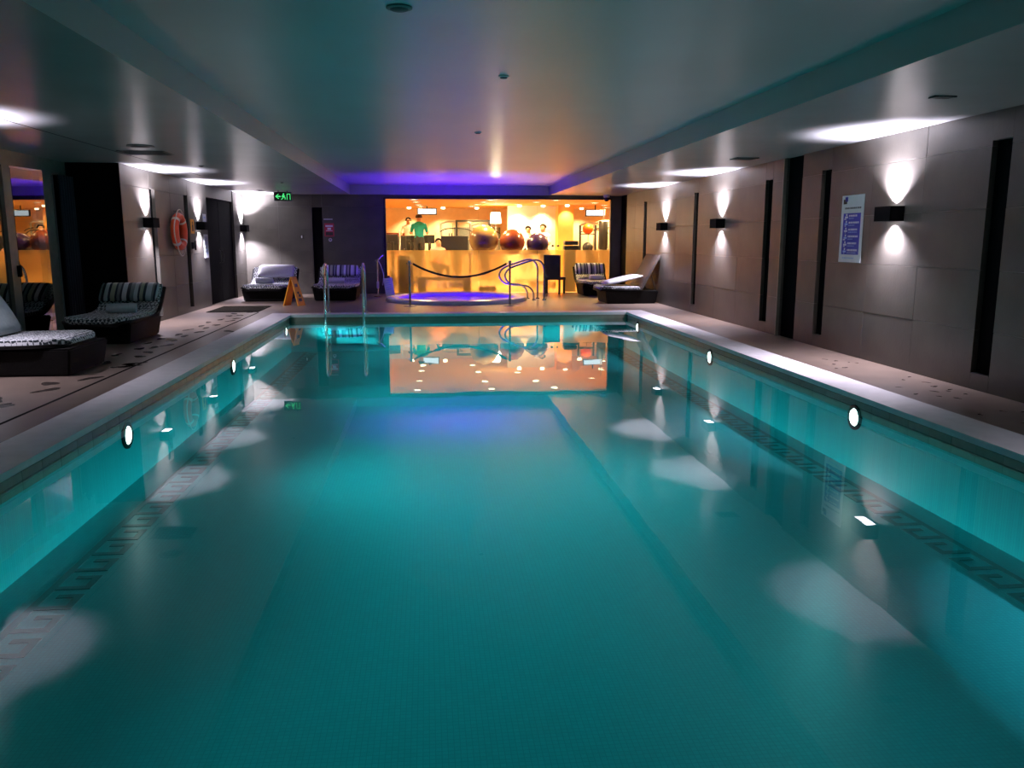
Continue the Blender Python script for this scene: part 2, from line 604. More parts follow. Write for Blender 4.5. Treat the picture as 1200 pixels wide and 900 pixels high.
# pool lights; nearest pair is added out of view to light the near floor
def pool_light(x, y, z, s, label, power=1.0):
    t = thing('pool_light', label, 'pool light', (x, y, z), 0, 'underwater lights')
    b = bm_new()
    lathe(b, [(0.085, 0), (0.125, 0.0), (0.125, 0.02 * s), (0.10, 0.03 * s), (0.085, 0.02 * s)], 20, 'X')
    obj('bezel', b, 'darkmetal', t, True)
    b = bm_new()
    lathe(b, [(0.09, 0.004 * s), (0.08, 0.02 * s), (0.04, 0.032 * s), (0, 0.036 * s)], 20, 'X')
    obj('lens', b, 'poollens', t, True)
    # one wide flat beam that throws across the pool
    lo = lamp('lamp', 'SPOT', (0.07 * s, 0, 0), POOL_W * power, POOL_COL, t, (s, 0, -0.13), 0.12, 150, 1.0)
    lo.scale = (1.0, 0.085, 1.0)
PLZ = -0.27
for y, lb in ((3.4, 'added round underwater light in the left pool wall nearest the viewer, outside the picture'), (7.66, 'round dark-rimmed underwater light in the left pool wall below the near deck'),
              (11.85, 'round underwater light in the left pool wall beside the second sconce reflection'),
              (16.3, 'round underwater light in the left pool wall close to the ladder corner')):
    pool_light(PX0 + 0.001, y, PLZ, 1, lb, .16 if y < 5 else 1)
for y, lb in ((3.4, 'added round underwater light in the right pool wall nearest the viewer, outside the picture'), (7.5, 'round underwater light glaring in the right pool wall below the poster'),
              (11.7, 'round underwater light in the right pool wall, middle one of three'),
              (15.96, 'round underwater light in the right pool wall near the far corner')):
    pool_light(PX1 - 0.001, y, PLZ + 0.05, -1, lb, .16 if y < 5 else 1)

# ------------------------------------------------------------------ ceiling
b = bm_new()
KX0, KX1, KY0, KY1 = -2.08, 3.44, -1.6, 23.38
box(b, -7.0, KX0, FRONT, BY + 0.12, CZ, CZ + 0.12)
box(b, KX1, 5.9, FRONT, BY + 0.12, CZ, CZ + 0.12)
box(b, KX0, KX1, FRONT, KY0, CZ, CZ + 0.12)
box(b, KX0, KX1, KY1, BY + 0.12, CZ, CZ + 0.12)
ceiling = struct(obj('ceiling', b, 'ceil'))
b = bm_new()
box(b, KX0, KX1, KY0, KY1, CFZ, CFZ + 0.1)
obj('coffer_panel', b, 'coffer', ceiling)
b = bm_new()
for a in ((KX0 - .02, KX0 + .001, KY0, KY1), (KX1 - .001, KX1 + .02, KY0, KY1), (KX0, KX1, KY1 - .001, KY1 + .02), (KX0, KX1, KY0 - .02, KY0 + .001)):
    box(b, *a, CZ + 0.001, CFZ + 0.02)
obj('coffer_side', b, 'coffer', ceiling)
# thin joint line in the left soffit
b = bm_new()
box(b, -4.36, -4.345, 9.0, 17.0, CZ - 0.002, CZ + 0.01)
obj('joint', b, 'black', ceiling)

# ------------------------------------------------------------------ clad walls
COURSES = [0.0, 0.60, 1.20, 1.80, 2.40, CZ]
panel_cache = {}
def panel(parent, axis, plane, out, a0, a1, z0, z1, th=0.06, gap=0.003):
    """one stone panel; axis 'Y': the wall runs along Y at x=plane; out = +1/-1 side that faces the room"""
    jit = random.choice((0.0, 0.001, 0.002))
    L, Hh = round(a1 - a0 - gap, 4), round(z1 - z0 - gap, 4)
    k = (axis, out, L, Hh, jit)
    if k not in panel_cache:
        b = bm_new()
        d0, d1 = sorted((-out * th, out * jit))
        if axis == 'Y':
            box(b, d0, d1, 0, L, 0, Hh, 0.0015)
        else:
            box(b, 0, L, d0, d1, 0, Hh, 0.0015)
        panel_cache[k] = mesh('panel', b, 'panel')
    o = bpy.data.objects.new('panel', panel_cache[k])
    COL.objects.link(o)
    o.parent = parent
    o.location = (plane, a0 + gap / 2, z0 + gap / 2) if axis == 'Y' else (a0 + gap / 2, plane, z0 + gap / 2)

def clad(parent, axis, plane, out, a0, a1, slots, bay=1.2):
    """panels in courses between a0 and a1, leaving slots (s0, s1, z0, z1) open"""
    edges = [a0]
    for s in sorted(slots):
        edges += [s[0], s[1]]
    edges.append(a1)
    for i in range(0, len(edges), 2):
        u0, u1 = edges[i], edges[i + 1]
        if u1 - u0 < 0.02:
            continue
        n = max(1, round((u1 - u0) / bay))
        for k in range(n):
            for z0, z1 in zip(COURSES, COURSES[1:]):
                panel(parent, axis, plane, out, u0 + (u1 - u0) * k / n, u0 + (u1 - u0) * (k + 1) / n, z0, z1)
    for s0, s1, z0, z1 in slots:
        if z0 > 0.02:
            panel(parent, axis, plane, out, s0, s1, 0, z0)
        if z1 < CZ - 0.02:
            panel(parent, axis, plane, out, s0, s1, z1, CZ)

wr = sempty('wall_right')
b = bm_new(); box(b, RWX + 0.06, RWX + 0.25, FRONT, BY + 0.1, 0, CZ)
obj('backing', b, 'black', wr)
SL = (0.17, 2.45)
clad(wr, 'Y', RWX, -1, FRONT, 22.6, [(1.9, 2.18, *SL), (4.2, 4.48, *SL), (7.46, 7.74, *SL), (10.97, 11.25, *SL), (11.85, 12.44, 0, CZ), (12.9, 13.18, *SL),
                                     (16.53, 16.81, *SL), (20.5, 20.78, *SL)])
b = bm_new(); box(b, RWX - 0.03, RWX + 0.02, 12.44, 12.47, 0, CZ - 0.01)
obj('edge_strip', b, 'frame', wr)

wl = sempty('wall_left')
b = bm_new(); box(b, LWX - 0.25, LWX - 0.06, 14.34, 19.6, 0, CZ)
obj('backing', b, 'black', wl)
clad(wl, 'Y', LWX, 1, 14.32, 19.6, [(15.72, 16.02, 0.1, 2.41), (17.84, 18.12, 0.1, 2.41)])
clad(wl, 'Y', LWX, 1, 22.25, BY, [])
b = bm_new(); box(b, LWX - 0.25, LWX - 0.06, 22.25, BY, 0, CZ)
obj('backing', b, 'black', wl)
# near pier, outside the frame
clad(wl, 'Y', LWX, 1, FRONT, 9.25, [])
b = bm_new(); box(b, WWX - .1, LWX - 0.06, FRONT, 9.25, 0, CZ); obj('backing', b, 'black', wl)
# wall return beside the curtain; its black colour stands in for shade
b = bm_new(); box(b, WWX - 0.2, LWX - 0.002, 14.30, 14.36, 0, CZ)
obj('shaded_return', b, 'black', wl)
# window wall
b = bm_new(); box(b, WWX - 0.5, WWX - 0.3, FRONT, 14.4, 0, CZ)
obj('dark_backing', b, 'black', wl)
b = bm_new(); box(b, WWX - 0.12, WWX, FRONT, 14.3, 2.52, CZ)
obj('lintel', b, 'frame', wl)

# doorway at the rear of the left wall: dark double door set back
d2 = sempty('door_2', (0, 0, 0))
for y0, y1 in ((19.62, 20.92), (20.94, 22.24)):
    b = bm_new(); box(b, LWX - 0.12, LWX - 0.07, y0, y1, 0.005, 2.45, 0.004)
    lf = obj('door_leaf', b, 'black', d2)
b = bm_new(); box(b, LWX - 0.25, LWX - 0.02, 19.6, 22.25, 2.46, CZ)
obj('head_panel', b, 'panel', d2)
b = bm_new()
for y in (20.80, 21.06):
    tube(b, [(LWX - 0.07, y, 0.95), (LWX - 0.03, y, 0.95), (LWX - 0.03, y, 1.25), (LWX - 0.07, y, 1.25)], 0.01, 6)
obj('handle', b, 'darkmetal', d2)

# back wall, left of the gym glass
GX0, GX1, GZ = -1.12, 5.24, 2.62
wb = sempty('wall_back')
b = bm_new(); box(b, LWX - 0.2, GX0 - 0.02, BY + 0.06, BY + 0.2, 0, CZ)
obj('backing', b, 'black', wb)
clad(wb, 'X', BY, -1, LWX, GX0 - 0.06, [(-3.14, -2.86, 0.05, 2.38)])
b = bm_new(); box(b, GX1 + 0.02, RWX + 0.2, BY - 0.01, BY + 0.2, 0, CZ)
obj('jamb_panel', b, 'panel', wb)
b = bm_new(); box(b, GX0 - 0.06, GX1 + 0.06, BY + 0.0, BY + 0.2, GZ + 0.03, CZ)
obj('head_panel', b, 'panel', wb)
# wall behind the camera
wf = sempty('wall_front')
b = bm_new(); box(b, -7, 5.9, FRONT - 0.2, FRONT, -0.3, CFZ + .1)
obj('backing', b, 'black', wf)

# ------------------------------------------------------------------ gym glass
win = sempty('window_1')
b = bm_new()
box(b, GX0 - 0.05, GX0, BY - 0.03, BY + 0.09, 0, GZ + 0.03)
box(b, GX1, GX1 + 0.03, BY - 0.03, BY + 0.09, 0, GZ + 0.03)
box(b, GX0 - 0.05, GX1 + 0.03, BY - 0.03, BY + 0.09, GZ, GZ + 0.035)
obj('window_frame', b, 'darkmetal', win)
SEAMS = [GX0, 1.46, 3.14, 3.66, GX1]
FRZ = 1.21
for a, c in zip(SEAMS, SEAMS[1:]):
    for nm, z0, z1, mm in (('clear_pane', FRZ, GZ, 'glass'), ('frosted_pane', 0.01, FRZ, 'frost')):
        b = bm_new()
        vs = [b.verts.new(v) for v in ((a + .004, BY + .03, z0), (c - .004, BY + .03, z0), (c - .004, BY + .03, z1), (a + .004, BY + .03, z1))]
        b.faces.new(vs)
        obj(nm, b, mm, win)
    if c < GX1:
        b = bm_new(); box(b, c - .004, c + .004, BY + .022, BY + .038, 0.01, GZ)
        obj('seam', b, 'glass', win)
for x in (3.58, 3.74):
    b = bm_new(); lathe(b, [(0, -.02), (.03, -.02), (.035, 0), (.03, .05), (0, .05)], 12, 'Y', (x, BY, 1.33))
    obj('lock', b, 'darkmetal', win, True)

# ------------------------------------------------------------------ gym beyond the glass
GY1 = 30.6
GCZ = 2.64
wg = sempty('wall_gym')
b = bm_new(); box(b, -4.0, 11.5, GY1, GY1 + 0.1, 0, GCZ); obj('far_face', b, 'gymwall', wg)
b = bm_new(); box(b, -4.1, -4.0, BY + .2, GY1, 0, GCZ); obj('side_face', b, 'gymwall', wg)
b = bm_new(); box(b, 11.4, 11.5, BY + .2, GY1, 0, GCZ); obj('side_face', b, 'gymwall', wg)
b = bm_new(); box(b, 5.4, 11.5, BY + .2, BY + .3, 0, GCZ); obj('near_face', b, 'gymwall', wg)
b = bm_new(); box(b, -4.1, -1.2, BY + .2, BY + .3, 0, GCZ); obj('near_face', b, 'gymwall', wg)
b = bm_new(); box(b, -4.1, 11.5, BY + .1, GY1, GCZ, GCZ + .1); struct(obj('ceiling.001', b, 'gymceil'))
b = bm_new(); box(b, -4.1, 11.5, BY, GY1, -0.2, 0); struct(obj('floor.001', b, 'gymfloor'))
# white partition block with an orange return, and a slim column
b = bm_new(); box(b, 2.75, 4.38, 28.2, 28.5, 0, GCZ); p1 = obj('white_partition', b, 'gymwhite', wg)
b = bm_new(); box(b, 4.38, 4.90, 27.6, 28.5, 0, GCZ); obj('orange_partition', b, 'gymorange', wg)
b = bm_new(); box(b, 4.03, 4.35, 24.0, 24.3, 0, 1.2); obj('low_pier', b, 'brownw', wg)
# dark mirror band on the far wall
b = bm_new(); box(b, 1.0, 2.7, GY1 - .06, GY1, 1.0, 1.95); obj('dark_window', b, 'frame', wg)
b = bm_new(); box(b, -1.9, -0.75, GY1 - .06, GY1, 1.0, 1.75); obj('rust_panel', b, 'ballred', wg)

ROWS = ['above the man in teal'] * 4 + ['above the bronze ball'] * 4 + ['before the white partition'] * 3 + ['at the right end'] * 4 + ['at the left end'] * 2
NTH = ['nearest the glass', 'second from the glass', 'third from the glass', 'farthest from the glass']
def gym_light(x, y, i, power=GYM_W):
    nth = NTH[i - ROWS.index(ROWS[i])]
    t = thing('gym_downlight', 'glowing gym ceiling downlight, row ' + ROWS[i] + ', ' + nth, 'ceiling light', (x, y, GCZ), 0, 'gym downlights')
    b = bm_new(); lathe(b, [(0.13, 0), (0.13, -0.012), (0.10, -0.018), (0.10, 0)], 18)
    obj('ring', b, 'paper', t, True)
    b = bm_new(); lathe(b, [(0.10, -0.012), (0, -0.016)], 18)
    obj('lens', b, 'gymlens', t)
    lamp('lamp', 'SPOT', (0, 0, -0.05), power, GYM_COL, t, (0, 0, -1), 0.1, 150, 0.5)
k = 0
for x, y in ((-0.35, 24.05), (-0.3, 25.6), (-0.25, 27.6), (-0.2, 29.0), (1.85, 24.05), (1.75, 25.4), (1.65, 27.2), (1.55, 28.7),
             (3.75, 24.05), (3.35, 25.3), (2.95, 26.9), (5.2, 25.6), (5.9, 27.4), (6.6, 26.0), (6.4, 29.4), (-2.6, 25.6), (-2.6, 28.2)):
    gym_light(x, y, k); k += 1
# wall wash in front of the partitions, plus added washers brightening the far wall
for x, y, e, lb in ((3.1, 27.8, 160, 'left one lighting the white partition'), (3.9, 27.8, 160, 'right one lighting the white partition'), (4.64, 27.35, 90, 'lighting the orange partition'),
                    (-.6, 29.9, 200, 'added to brighten the far wall left of the man in teal'), (.6, 29.9, 200, 'added to brighten the far wall above the treadmill'), (1.8, 29.9, 200, 'added to brighten the far wall above the bronze ball'),
                    (5.6, 29.9, 200, 'added to brighten the far wall behind the orange ball'), (6.8, 29.9, 200, 'added to brighten the far wall at the right end')):
    t = thing('wall_washer', 'small gym ceiling wall washer ' + lb, 'ceiling light', (x, y, GCZ), 0, 'gym wall washers')
    b = bm_new(); lathe(b, [(0.07, 0), (0.07, -0.05), (0.05, -0.06), (0, -0.05)], 14)
    obj('housing', b, 'gymlens', t, True)
    lamp('lamp', 'SPOT', (0, 0, -0.09), e, (1, .80, .45), t, (0, 0.35, -1), 0.05, 100, 0.8)

# ------------------------------------------------------------------ wall lamps
def sconce(x, y, z, s, label, gain=1.0, down=1.0):
    """black up and down light; s = +1 sits on the left wall and faces +X"""
    t = thing('wall_lamp', label, 'wall lamp', (x, y, z), 0, 'up and down wall lamps')
    b = bm_new()
    x0, x1 = sorted((0.0, s * 0.17))
    w_ = 0.012
    hx = sorted((s * 0.012, s * 0.158))
    box(b, *sorted((s * .158, s * .17)), -.175, .175, -.085, .085)
    box(b, *sorted((0.001 * s, s * .012)), -.175, .175, -.085, .085)
    box(b, x0, x1, -.175, -.163, -.085, .085)
    box(b, x0, x1, .163, .175, -.085, .085)
    obj('housing', b, 'black', t)
    for sz, pw in ((1, SCONCE_UP), (-1, SCONCE_DOWN)):
        b = bm_new()
        z0, z1 = sorted((sz * .066, sz * .072))
        box(b, hx[0], hx[1], -.162, .162, z0, z1)
        obj('lens', b, 'lens', t)
        lamp('lamp', 'SPOT', (s * .075, 0, sz * .09), pw * gain * (down if sz < 0 else 1.0), SCONCE_COL, t, (-s * 0.04 if sz > 0 else s * 0.05, 0, sz), 0.03, 120 if sz > 0 else 128, 1.0)
sconce(RWX - .002, 9.33, 1.80, -1, 'black box wall lamp on the right wall beside the blue and white poster')
sconce(RWX - .002, 15.14, 1.80, -1, 'black box wall lamp on the right wall between two tall black slots')
sconce(RWX - .002, 18.82, 1.80, -1, 'black box wall lamp on the right wall above the raised lounger, farthest on that wall')
sconce(LWX + .002, 15.45, 1.80, 1, 'black box wall lamp on the left wall above the striped pillow lounger')
sconce(LWX + .002, 18.85, 1.80, 1, 'black box wall lamp on the left wall between life ring and dark doorway')
sconce(LWX + .002, 23.08, 1.80, 1, 'black box wall lamp in the rear left corner above the white pillow lounger', 2.0)
sconce(LWX + .002, 8.9, 1.80, 1, 'black box wall lamp on the near left pier, just outside the picture', 1.0, 0.35)
sconce(RWX - .002, 3.2, 1.80, -1, 'black box wall lamp on the right wall nearest the viewer, outside the picture')

# ------------------------------------------------------------------ glass door and curtain, left
d1 = sempty('door_1')
FR = [(9.26, 9.36), (12.22, 12.44), (13.32, 13.74)]
b = bm_new()
for y0, y1 in FR:
    box(b, WWX - .08, WWX + .01, y0, y1, 0, 2.52)
box(b, WWX - .08, WWX + .01, 9.26, 13.72, 0, 0.06)
obj('door_frame', b, 'frame', d1)
for (a, c) in ((9.36, 12.20),):
    b = bm_new()
    b.faces.new([b.verts.new(v) for v in ((WWX - .03, a, .06), (WWX - .03, c, .06), (WWX - .03, c, 2.52), (WWX - .03, a, 2.52))])
    obj('glass_pane', b, 'doorglass', d1)
b = bm_new()                                          # the leaf stands a little ajar
b.faces.new([b.verts.new(v) for v in ((0, 0, .06), (0, .78, .06), (0, .78, 2.52), (0, 0, 2.52))])
obj('glass_leaf', b, 'doorglass', d1, False, (WWX + .012, 12.45, 0), math.radians(-6.4))
b = bm_new(); box(b, WWX + .01, WWX + .06, 12.36, 12.41, 0.98, 1.14, .006)
obj('lock', b, 'black', d1)

b = bm_new()
N = 60
ys = [13.76 + 0.53 * i / N for i in range(N + 1)]
top = []
for th in (0.0, 0.012):
    rows = []
    for z in (0.03, 0.7, 1.6, 2.5):
        rows.append([b.verts.new((WWX + .09 + th + .045 * math.sin(i * 0.62 + 0.4 * math.sin(z)) * (1.1 - .15 * z), y, z)) for i, y in enumerate(ys)])
    for A, B in zip(rows, rows[1:]):
        for i in range(N):
            b.faces.new((A[i], A[i + 1], B[i + 1], B[i]))
tag(obj('curtain', b, 'curtain', None, True, sharp=180), 'dark navy full-height curtain hanging beside the glass door on the left', 'curtain')

# ------------------------------------------------------------------ loungers
def arc_profile(kind):
    if kind == 'curved':
        base = [(0.0, .33), (.03, .38), (.12, .405), (.24, .405), (.38, .40), (.5, .40), (.95, .39), (1.25, .395), (1.45, .43), (1.60, .52), (1.74, .66), (1.86, .80)]
        return [(p.y, p.z) for p in smooth_path([(0, u, z) for u, z in base], 4)]
    base = [(0.0, .35), (.03, .395), (.12, .415), (.24, .414), (.4, .41), (.95, .40)]
    return [(p.y, p.z) for p in smooth_path([(0, u, z) for u, z in base], 4)]

def make_lounger(kind, label, loc, rz, W=1.1, by=(0.22, 1.66), wick='wicker'):
    t = thing('sun_lounger', label, 'sun lounger', loc, rz)
    h = W / 2
    b = bm_new()
    y0, y1 = by
    vs = []
    for z, ins in ((0, .05), (.31, 0.0)):
        vs += [b.verts.new(c) for c in ((-h + ins, y0 + ins, z), (h - ins, y0 + ins, z), (h - ins, y1 - ins, z), (-h + ins, y1 - ins, z))]
    for f in ((3, 2, 1, 0), (4, 5, 6, 7), (0, 1, 5, 4), (1, 2, 6, 5), (2, 3, 7, 6), (3, 0, 4, 7)):
        b.faces.new([vs[i] for i in f])
    bmesh.ops.bevel(b, geom=list(b.edges), offset=.02, segments=2, affect='EDGES')
    obj('base', b, wick, t, True)
    pr = arc_profile(kind)
    b = bm_new(); sheet(b, [(u, z - .055) for u, z in pr], -h - .03, h + .03, .035, .38)
    obj('shell', b, wick, t, True, sharp=50)
    b = bm_new(); sheet(b, pr, -h + .02, h - .02, .055, .36)
    bmesh.ops.bevel(b, geom=[e for e in b.edges if e.calc_length() > 0.5], offset=.012, segments=2, affect='EDGES')
    obj('mattress', b, 'lattice', t, True, sharp=50)
    if kind == 'raised':
        L, an = 0.92, math.radians(62)
        pr2 = [(.95 + L * k / 8 * math.cos(an) , .34 + L * k / 8 * math.sin(an)) for k in range(9)]
        b = bm_new(); sheet(b, pr2, -h - .02, h + .02, .05)
        obj('backrest', b, 'brownw', t, True, sharp=50)
        for s in (-1, 1):
            b = bm_new()
            tube(b, [(s * (h - .1), 1.36, .31), (s * (h - .1), 1.22, .72)], .012, 6)
            obj('strut', b, 'darkmetal', t)
    return t

L1 = make_lounger('raised', 'dark wicker lounger with raised back at the left frame edge, foot toward the pool', (-4.0, 9.98, 0), PI / 2, 1.12, by=(-.06, 1.5))
L2 = make_lounger('curved', 'dark curved lounger on the left deck with check mattress below the life ring wall', (-4.76, 12.12, 0), 0, .94)
L3 = make_lounger('curved', 'dark curved lounger in the rear left corner with white pillow beside the yellow sign', (-3.98, 20.55, 0), 0, 1.14)
L4 = make_lounger('curved', 'dark curved lounger against the navy back wall behind the pool ladder', (-2.30, 20.60, 0), 0, 1.10)
L5 = make_lounger('raised', 'brown wicker lounger with raised back against the right wall, near the far pool corner', (4.06, 19.66, 0), -PI / 2, 1.12, by=(.12, 1.40))
L6 = make_lounger('curved', 'dark curved lounger in the rear right corner against the gym glass', (4.60, 21.75, 0), 0, 0.86, by=(0.22, 1.5))
L6.scale = (1, 0.86, 1)

def pillow(name, w, hgt, th, m, loc, rx, rz, label, cat='pillow'):
    """soft pillow lying in its own XY plane: w wide (X), hgt (Y), th thick"""
    b = bm_new()
    nx, ny_ = 14, 8
    def sh(u, v):
        e = (1 - abs(u) ** 3) * (1 - abs(v) ** 3)
        return th / 2 * max(0.0, e) ** 0.55
    for s in (1, -1):
        g = [[b.verts.new((u / nx * w / 2 * (1 - .04 * abs(v / ny_) ** 4), v / ny_ * hgt / 2 * (1 - .05 * abs(u / nx) ** 4), s * sh(u / nx, v / ny_)))
              for u in range(-nx, nx + 1, 2)] for v in range(-ny_, ny_ + 1, 2)]
        for A, B in zip(g, g[1:]):
            for i in range(len(A) - 1):
                b.faces.new((A[i], A[i + 1], B[i + 1], B[i]))
    bmesh.ops.remove_doubles(b, verts=b.verts, dist=1e-4)
    o = obj(name, b, m, None, True, sharp=180)
    o.location = loc
    o.rotation_euler = (rx, 0, rz)
    return tag(o, label, cat)

def towel(loc, rz, label, w=.42):
    t = thing('towel_roll', label, 'towel', loc, rz, 'rolled white towels on the loungers')
    b = bm_new()
    pts = []
    for k in range(46):
        a = k / 45 * 2 * PI * 2.6
        r = .02 + .058 * k / 45
        pts.append((r * math.cos(a), r * math.sin(a) * .85))
    A = [b.verts.new((-w / 2, u, v + .07)) for u, v in pts]
    B = [b.verts.new((w / 2, u, v + .07)) for u, v in pts]
    for i in range(len(pts) - 1):
        b.faces.new((A[i], A[i + 1], B[i + 1], B[i]))
    obj('cloth', b, 'white', t, True, sharp=180)
    b = bm_new(); lathe(b, [(0, -w / 2 + .004), (.072, -w / 2 + .004), (.074, 0), (.072, w / 2 - .004), (0, w / 2 - .004)], 20, 'X', (0, 0, .07))
    obj('core', b, 'white', t, True)
    return t

pillow('striped_pillow', .90, .38, .13, 'stripe', (-4.76, 13.75, .68), math.radians(48), 0, 'long striped pillow on the lounger nearest the life ring')
pillow('striped_pillow', .95, .36, .13, 'stripe', (-2.30, 22.28, .70), math.radians(50), 0, 'striped pillow on the dim lounger behind the pool ladder')
pillow('striped_pillow', .86, .36, .13, 'stripe', (4.60, 23.10, .70), math.radians(58), 0, 'striped pillow on the corner lounger by the gym glass')
pillow('white_pillow', .92, .46, .12, 'white', (-3.94, 22.22, .69), math.radians(46), 0, 'white pillow on the lounger beside the yellow sign')
pillow('white_pillow', .80, .95, .11, 'white', (4.67, 19.62, .56), math.radians(12), -PI / 2, 'white pillow slid down flat on the raised lounger at the right wall')
pillow('grey_pillow', .9, .5, .12, 'greyf', (-4.98, 9.98, .64), math.radians(62), PI / 2, 'grey pillow leaning on the raised lounger at the left frame edge')
towel((-4.66, 13.1, .402), 0.08, 'rolled white towel on the left lounger, in front of the striped pillow')
towel((-4.10, 21.42, .402), -0.05, 'rolled white towel on the lounger beside the yellow sign')
towel((-2.32, 21.45, .402), 0.0, 'rolled white towel on the lounger behind the pool ladder')
towel((4.66, 22.62, .402), 0.1, 'rolled white towel on the corner lounger by the gym glass', .36)

# ------------------------------------------------------------------ things on the left wall
t = thing('life_ring', 'orange life ring with pale rope hanging on the left wall between two black slots', 'life ring', (LWX + .10, 17.05, 1.66))
b = bm_new()
tube(b, [(0, .29 * math.cos(a), .29 * math.sin(a)) for a in [2 * PI * i / 40 for i in range(40)]], .078, 14, True)
obj('ring', b, 'orange', t, True, sharp=180)
for k in range(4):
    a0 = PI / 4 + k * PI / 2
    b = bm_new()
    tube(b, [(0, .29 * math.cos(a0 + d), .29 * math.sin(a0 + d)) for d in (-.09, -.03, .03, .09)], .081, 14)
    obj('tape_band', b, 'silver', t, True)
b = bm_new()
pts = []
for i in range(65):
    a = 2 * PI * i / 64 + PI / 4
    ph = (i % 16) / 16
    r = .375 + .05 * math.sin(PI * ph) + (.05 if -2.4 < ((a + PI) % (2 * PI) - PI) < -0.7 else 0) * math.sin(PI * ph)
    pts.append((.03, r * math.cos(a), r * math.sin(a)))
tube(b, pts[:-1], .011, 6, True)
obj('grab_rope', b, 'rope', t, True)
b = bm_new(); tube(b, [(-.085, 0, .39), (.0, 0, .39), (.03, 0, .42)], .012, 6)
obj('hook', b, 'chrome', t)

def poster(name, label, loc, w_, h_, face, body, rows=0, cat='sign', head=None):
    """flat board; face: 'X+' looks along +X etc.; rows of print in local (u right, v up) as seen from the front"""
    t = thing(name, label, cat, loc)
    def put(nm, u0, u1, v0, v1, d, m):
        b = bm_new()
        d0, d1 = (0.0, .006) if d == 0 else (.0058, .0064 + d)
        if face == 'X-':
            box(b, -d1, -d0, -u1, -u0, v0, v1)
        elif face == 'X+':
            box(b, d0, d1, u0, u1, v0, v1)
        else:
            box(b, u0, u1, -d1, -d0, v0, v1)
        return obj(nm, b, m, t)
    put('board', -w_ / 2, w_ / 2, -h_ / 2, h_ / 2, 0, body)
    return t, put

t, put = poster('pool_rules_poster', 'tall white poster with a blue panel of picture rows on the right wall', (RWX - .003, 10.33, 1.64), .56, .86, 'X-', 'paper', cat='poster')
put('blue_panel', -.22, .22, -.33, .20, 0.0, 'blue').location = (-.0004, 0, 0)
put('logo', -.24, -.15, .32, .38, 0.001, 'ink')
put('logo', -.20, -.13, .35, .41, 0.001, 'blue')
def text_line(put, u0, u1, v, hgt, m, d=.001):
    """small illegible print as in the photograph: a run of letter-like strokes"""
    u = u0
    while u < u1 - .012:
        wd = random.uniform(.012, .035)
        put('print', u, min(u + wd, u1), v - hgt / 2, v + hgt / 2, d, m)
        u += wd + .012
text_line(put, -.19, .22, .265, .022, 'ink')
for r_ in range(6):
    v = .155 - r_ * .088
    text_line(put, -.07, .15 + .04 * (r_ % 2), v + .012, .024, 'paper', .002)
    text_line(put, -.07, .05 + .05 * (r_ % 3), v - .022, .010, 'lblue', .002)
    # picture of a bather: head, body and wave
    put('pictogram', -.15, -.12, v + .012, v + .038, .002, 'paper')
    put('pictogram', -.175, -.10, v - .018, v + .006, .002, 'lblue' if r_ % 2 else 'paper')
    put('pictogram', -.19 + .02 * (r_ % 3), -.14, v - .036, v - .022, .002, 'paper')
text_line(put, -.18, .12, -.375, .016, 'lblue')

t, put = poster('pool_rules_poster', 'small white and blue notice on the left wall beside the dark doorway', (LWX + .005, 19.36, 1.36), .34, .52, 'X+', 'paper', cat='poster')
put('blue_panel', -.12, .12, -.17, .22, 0.0, 'blue')
for r_ in range(5):
    put('pictogram', -.08, -.02, .16 - r_ * .08 - .02, .16 - r_ * .08 + .02, .002, 'paper')
    put('print', .0, .09, .16 - r_ * .08 - .008, .16 - r_ * .08 + .012, .002, 'lblue')
t, put = poster('warning_notice', 'small yellow warning notice on the left wall next to the second wall lamp', (LWX + .005, 18.34, 1.78), .26, .30, 'X+', 'yellow')
put('pictogram', -.04, .05, -.10, .04, .002, 'ink'); put('pictogram', -.02, .03, .05, .10, .002, 'ink')
t, put = poster('paper_notice', 'small plain white notice above the blue notice on the left wall', (LWX + .005, 19.34, 1.98), .26, .18, 'X+', 'paper')
put('print', -.06, .06, -.01, .03, .002, 'lblue')
t, put = poster('fire_notice', 'red and white fire action notice on the navy back wall', (-2.68, BY - .003, 1.77), .26, .36, 'Y-', 'red')
put('print', -.10, .10, .08, .13, .002, 'paper'); put('print', -.05, .05, .0, .06, .002, 'paper'); put('print', -.09, .09, -.03, -.015, .002, 'paper')
put('print', -.1, .1, -.15, -.06, .002, 'ink')
t, put = poster('notice_strip', 'narrow grey strip above the fire notice on the back wall', (-2.70, BY - .003, 2.06), .24, .03, 'Y-', 'domegrey')
t = thing('fire_call_point', 'small round call point below the fire notice', 'call point', (-2.66, BY - .002, 1.50))
b = bm_new(); lathe(b, [(0, -.03), (.04, -.03), (.05, -.015), (.05, 0)], 16, 'Y'); obj('body', b, 'domegrey', t, True)
b = bm_new(); lathe(b, [(0, -.036), (.02, -.034), (.02, -.03)], 12, 'Y'); obj('button', b, 'ink', t, True)
t = thing('wall_switch', 'small dark switch with pale key on the back wall left of the black slot', 'switch', (-3.42, BY - .002, 1.58))
b = bm_new(); box(b, -.05, .05, -.015, 0, -.06, .06, .004); obj('plate', b, 'ink', t)
b = bm_new(); box(b, -.03, .0, -.022, -.014, -.035, .035, .003); obj('key', b, 'paper', t)
t = thing('wall_phone', 'small black handset on the left wall below the yellow notice', 'phone', (LWX + .002, 18.28, 1.38))
b = bm_new(); box(b, 0, .05, -.08, .08, -.07, .07, .01); obj('body', b, 'mach', t)
b = bm_new(); box(b, .05, .08, -.03, .03, -.1, .1, .012); obj('handset', b, 'mach', t)

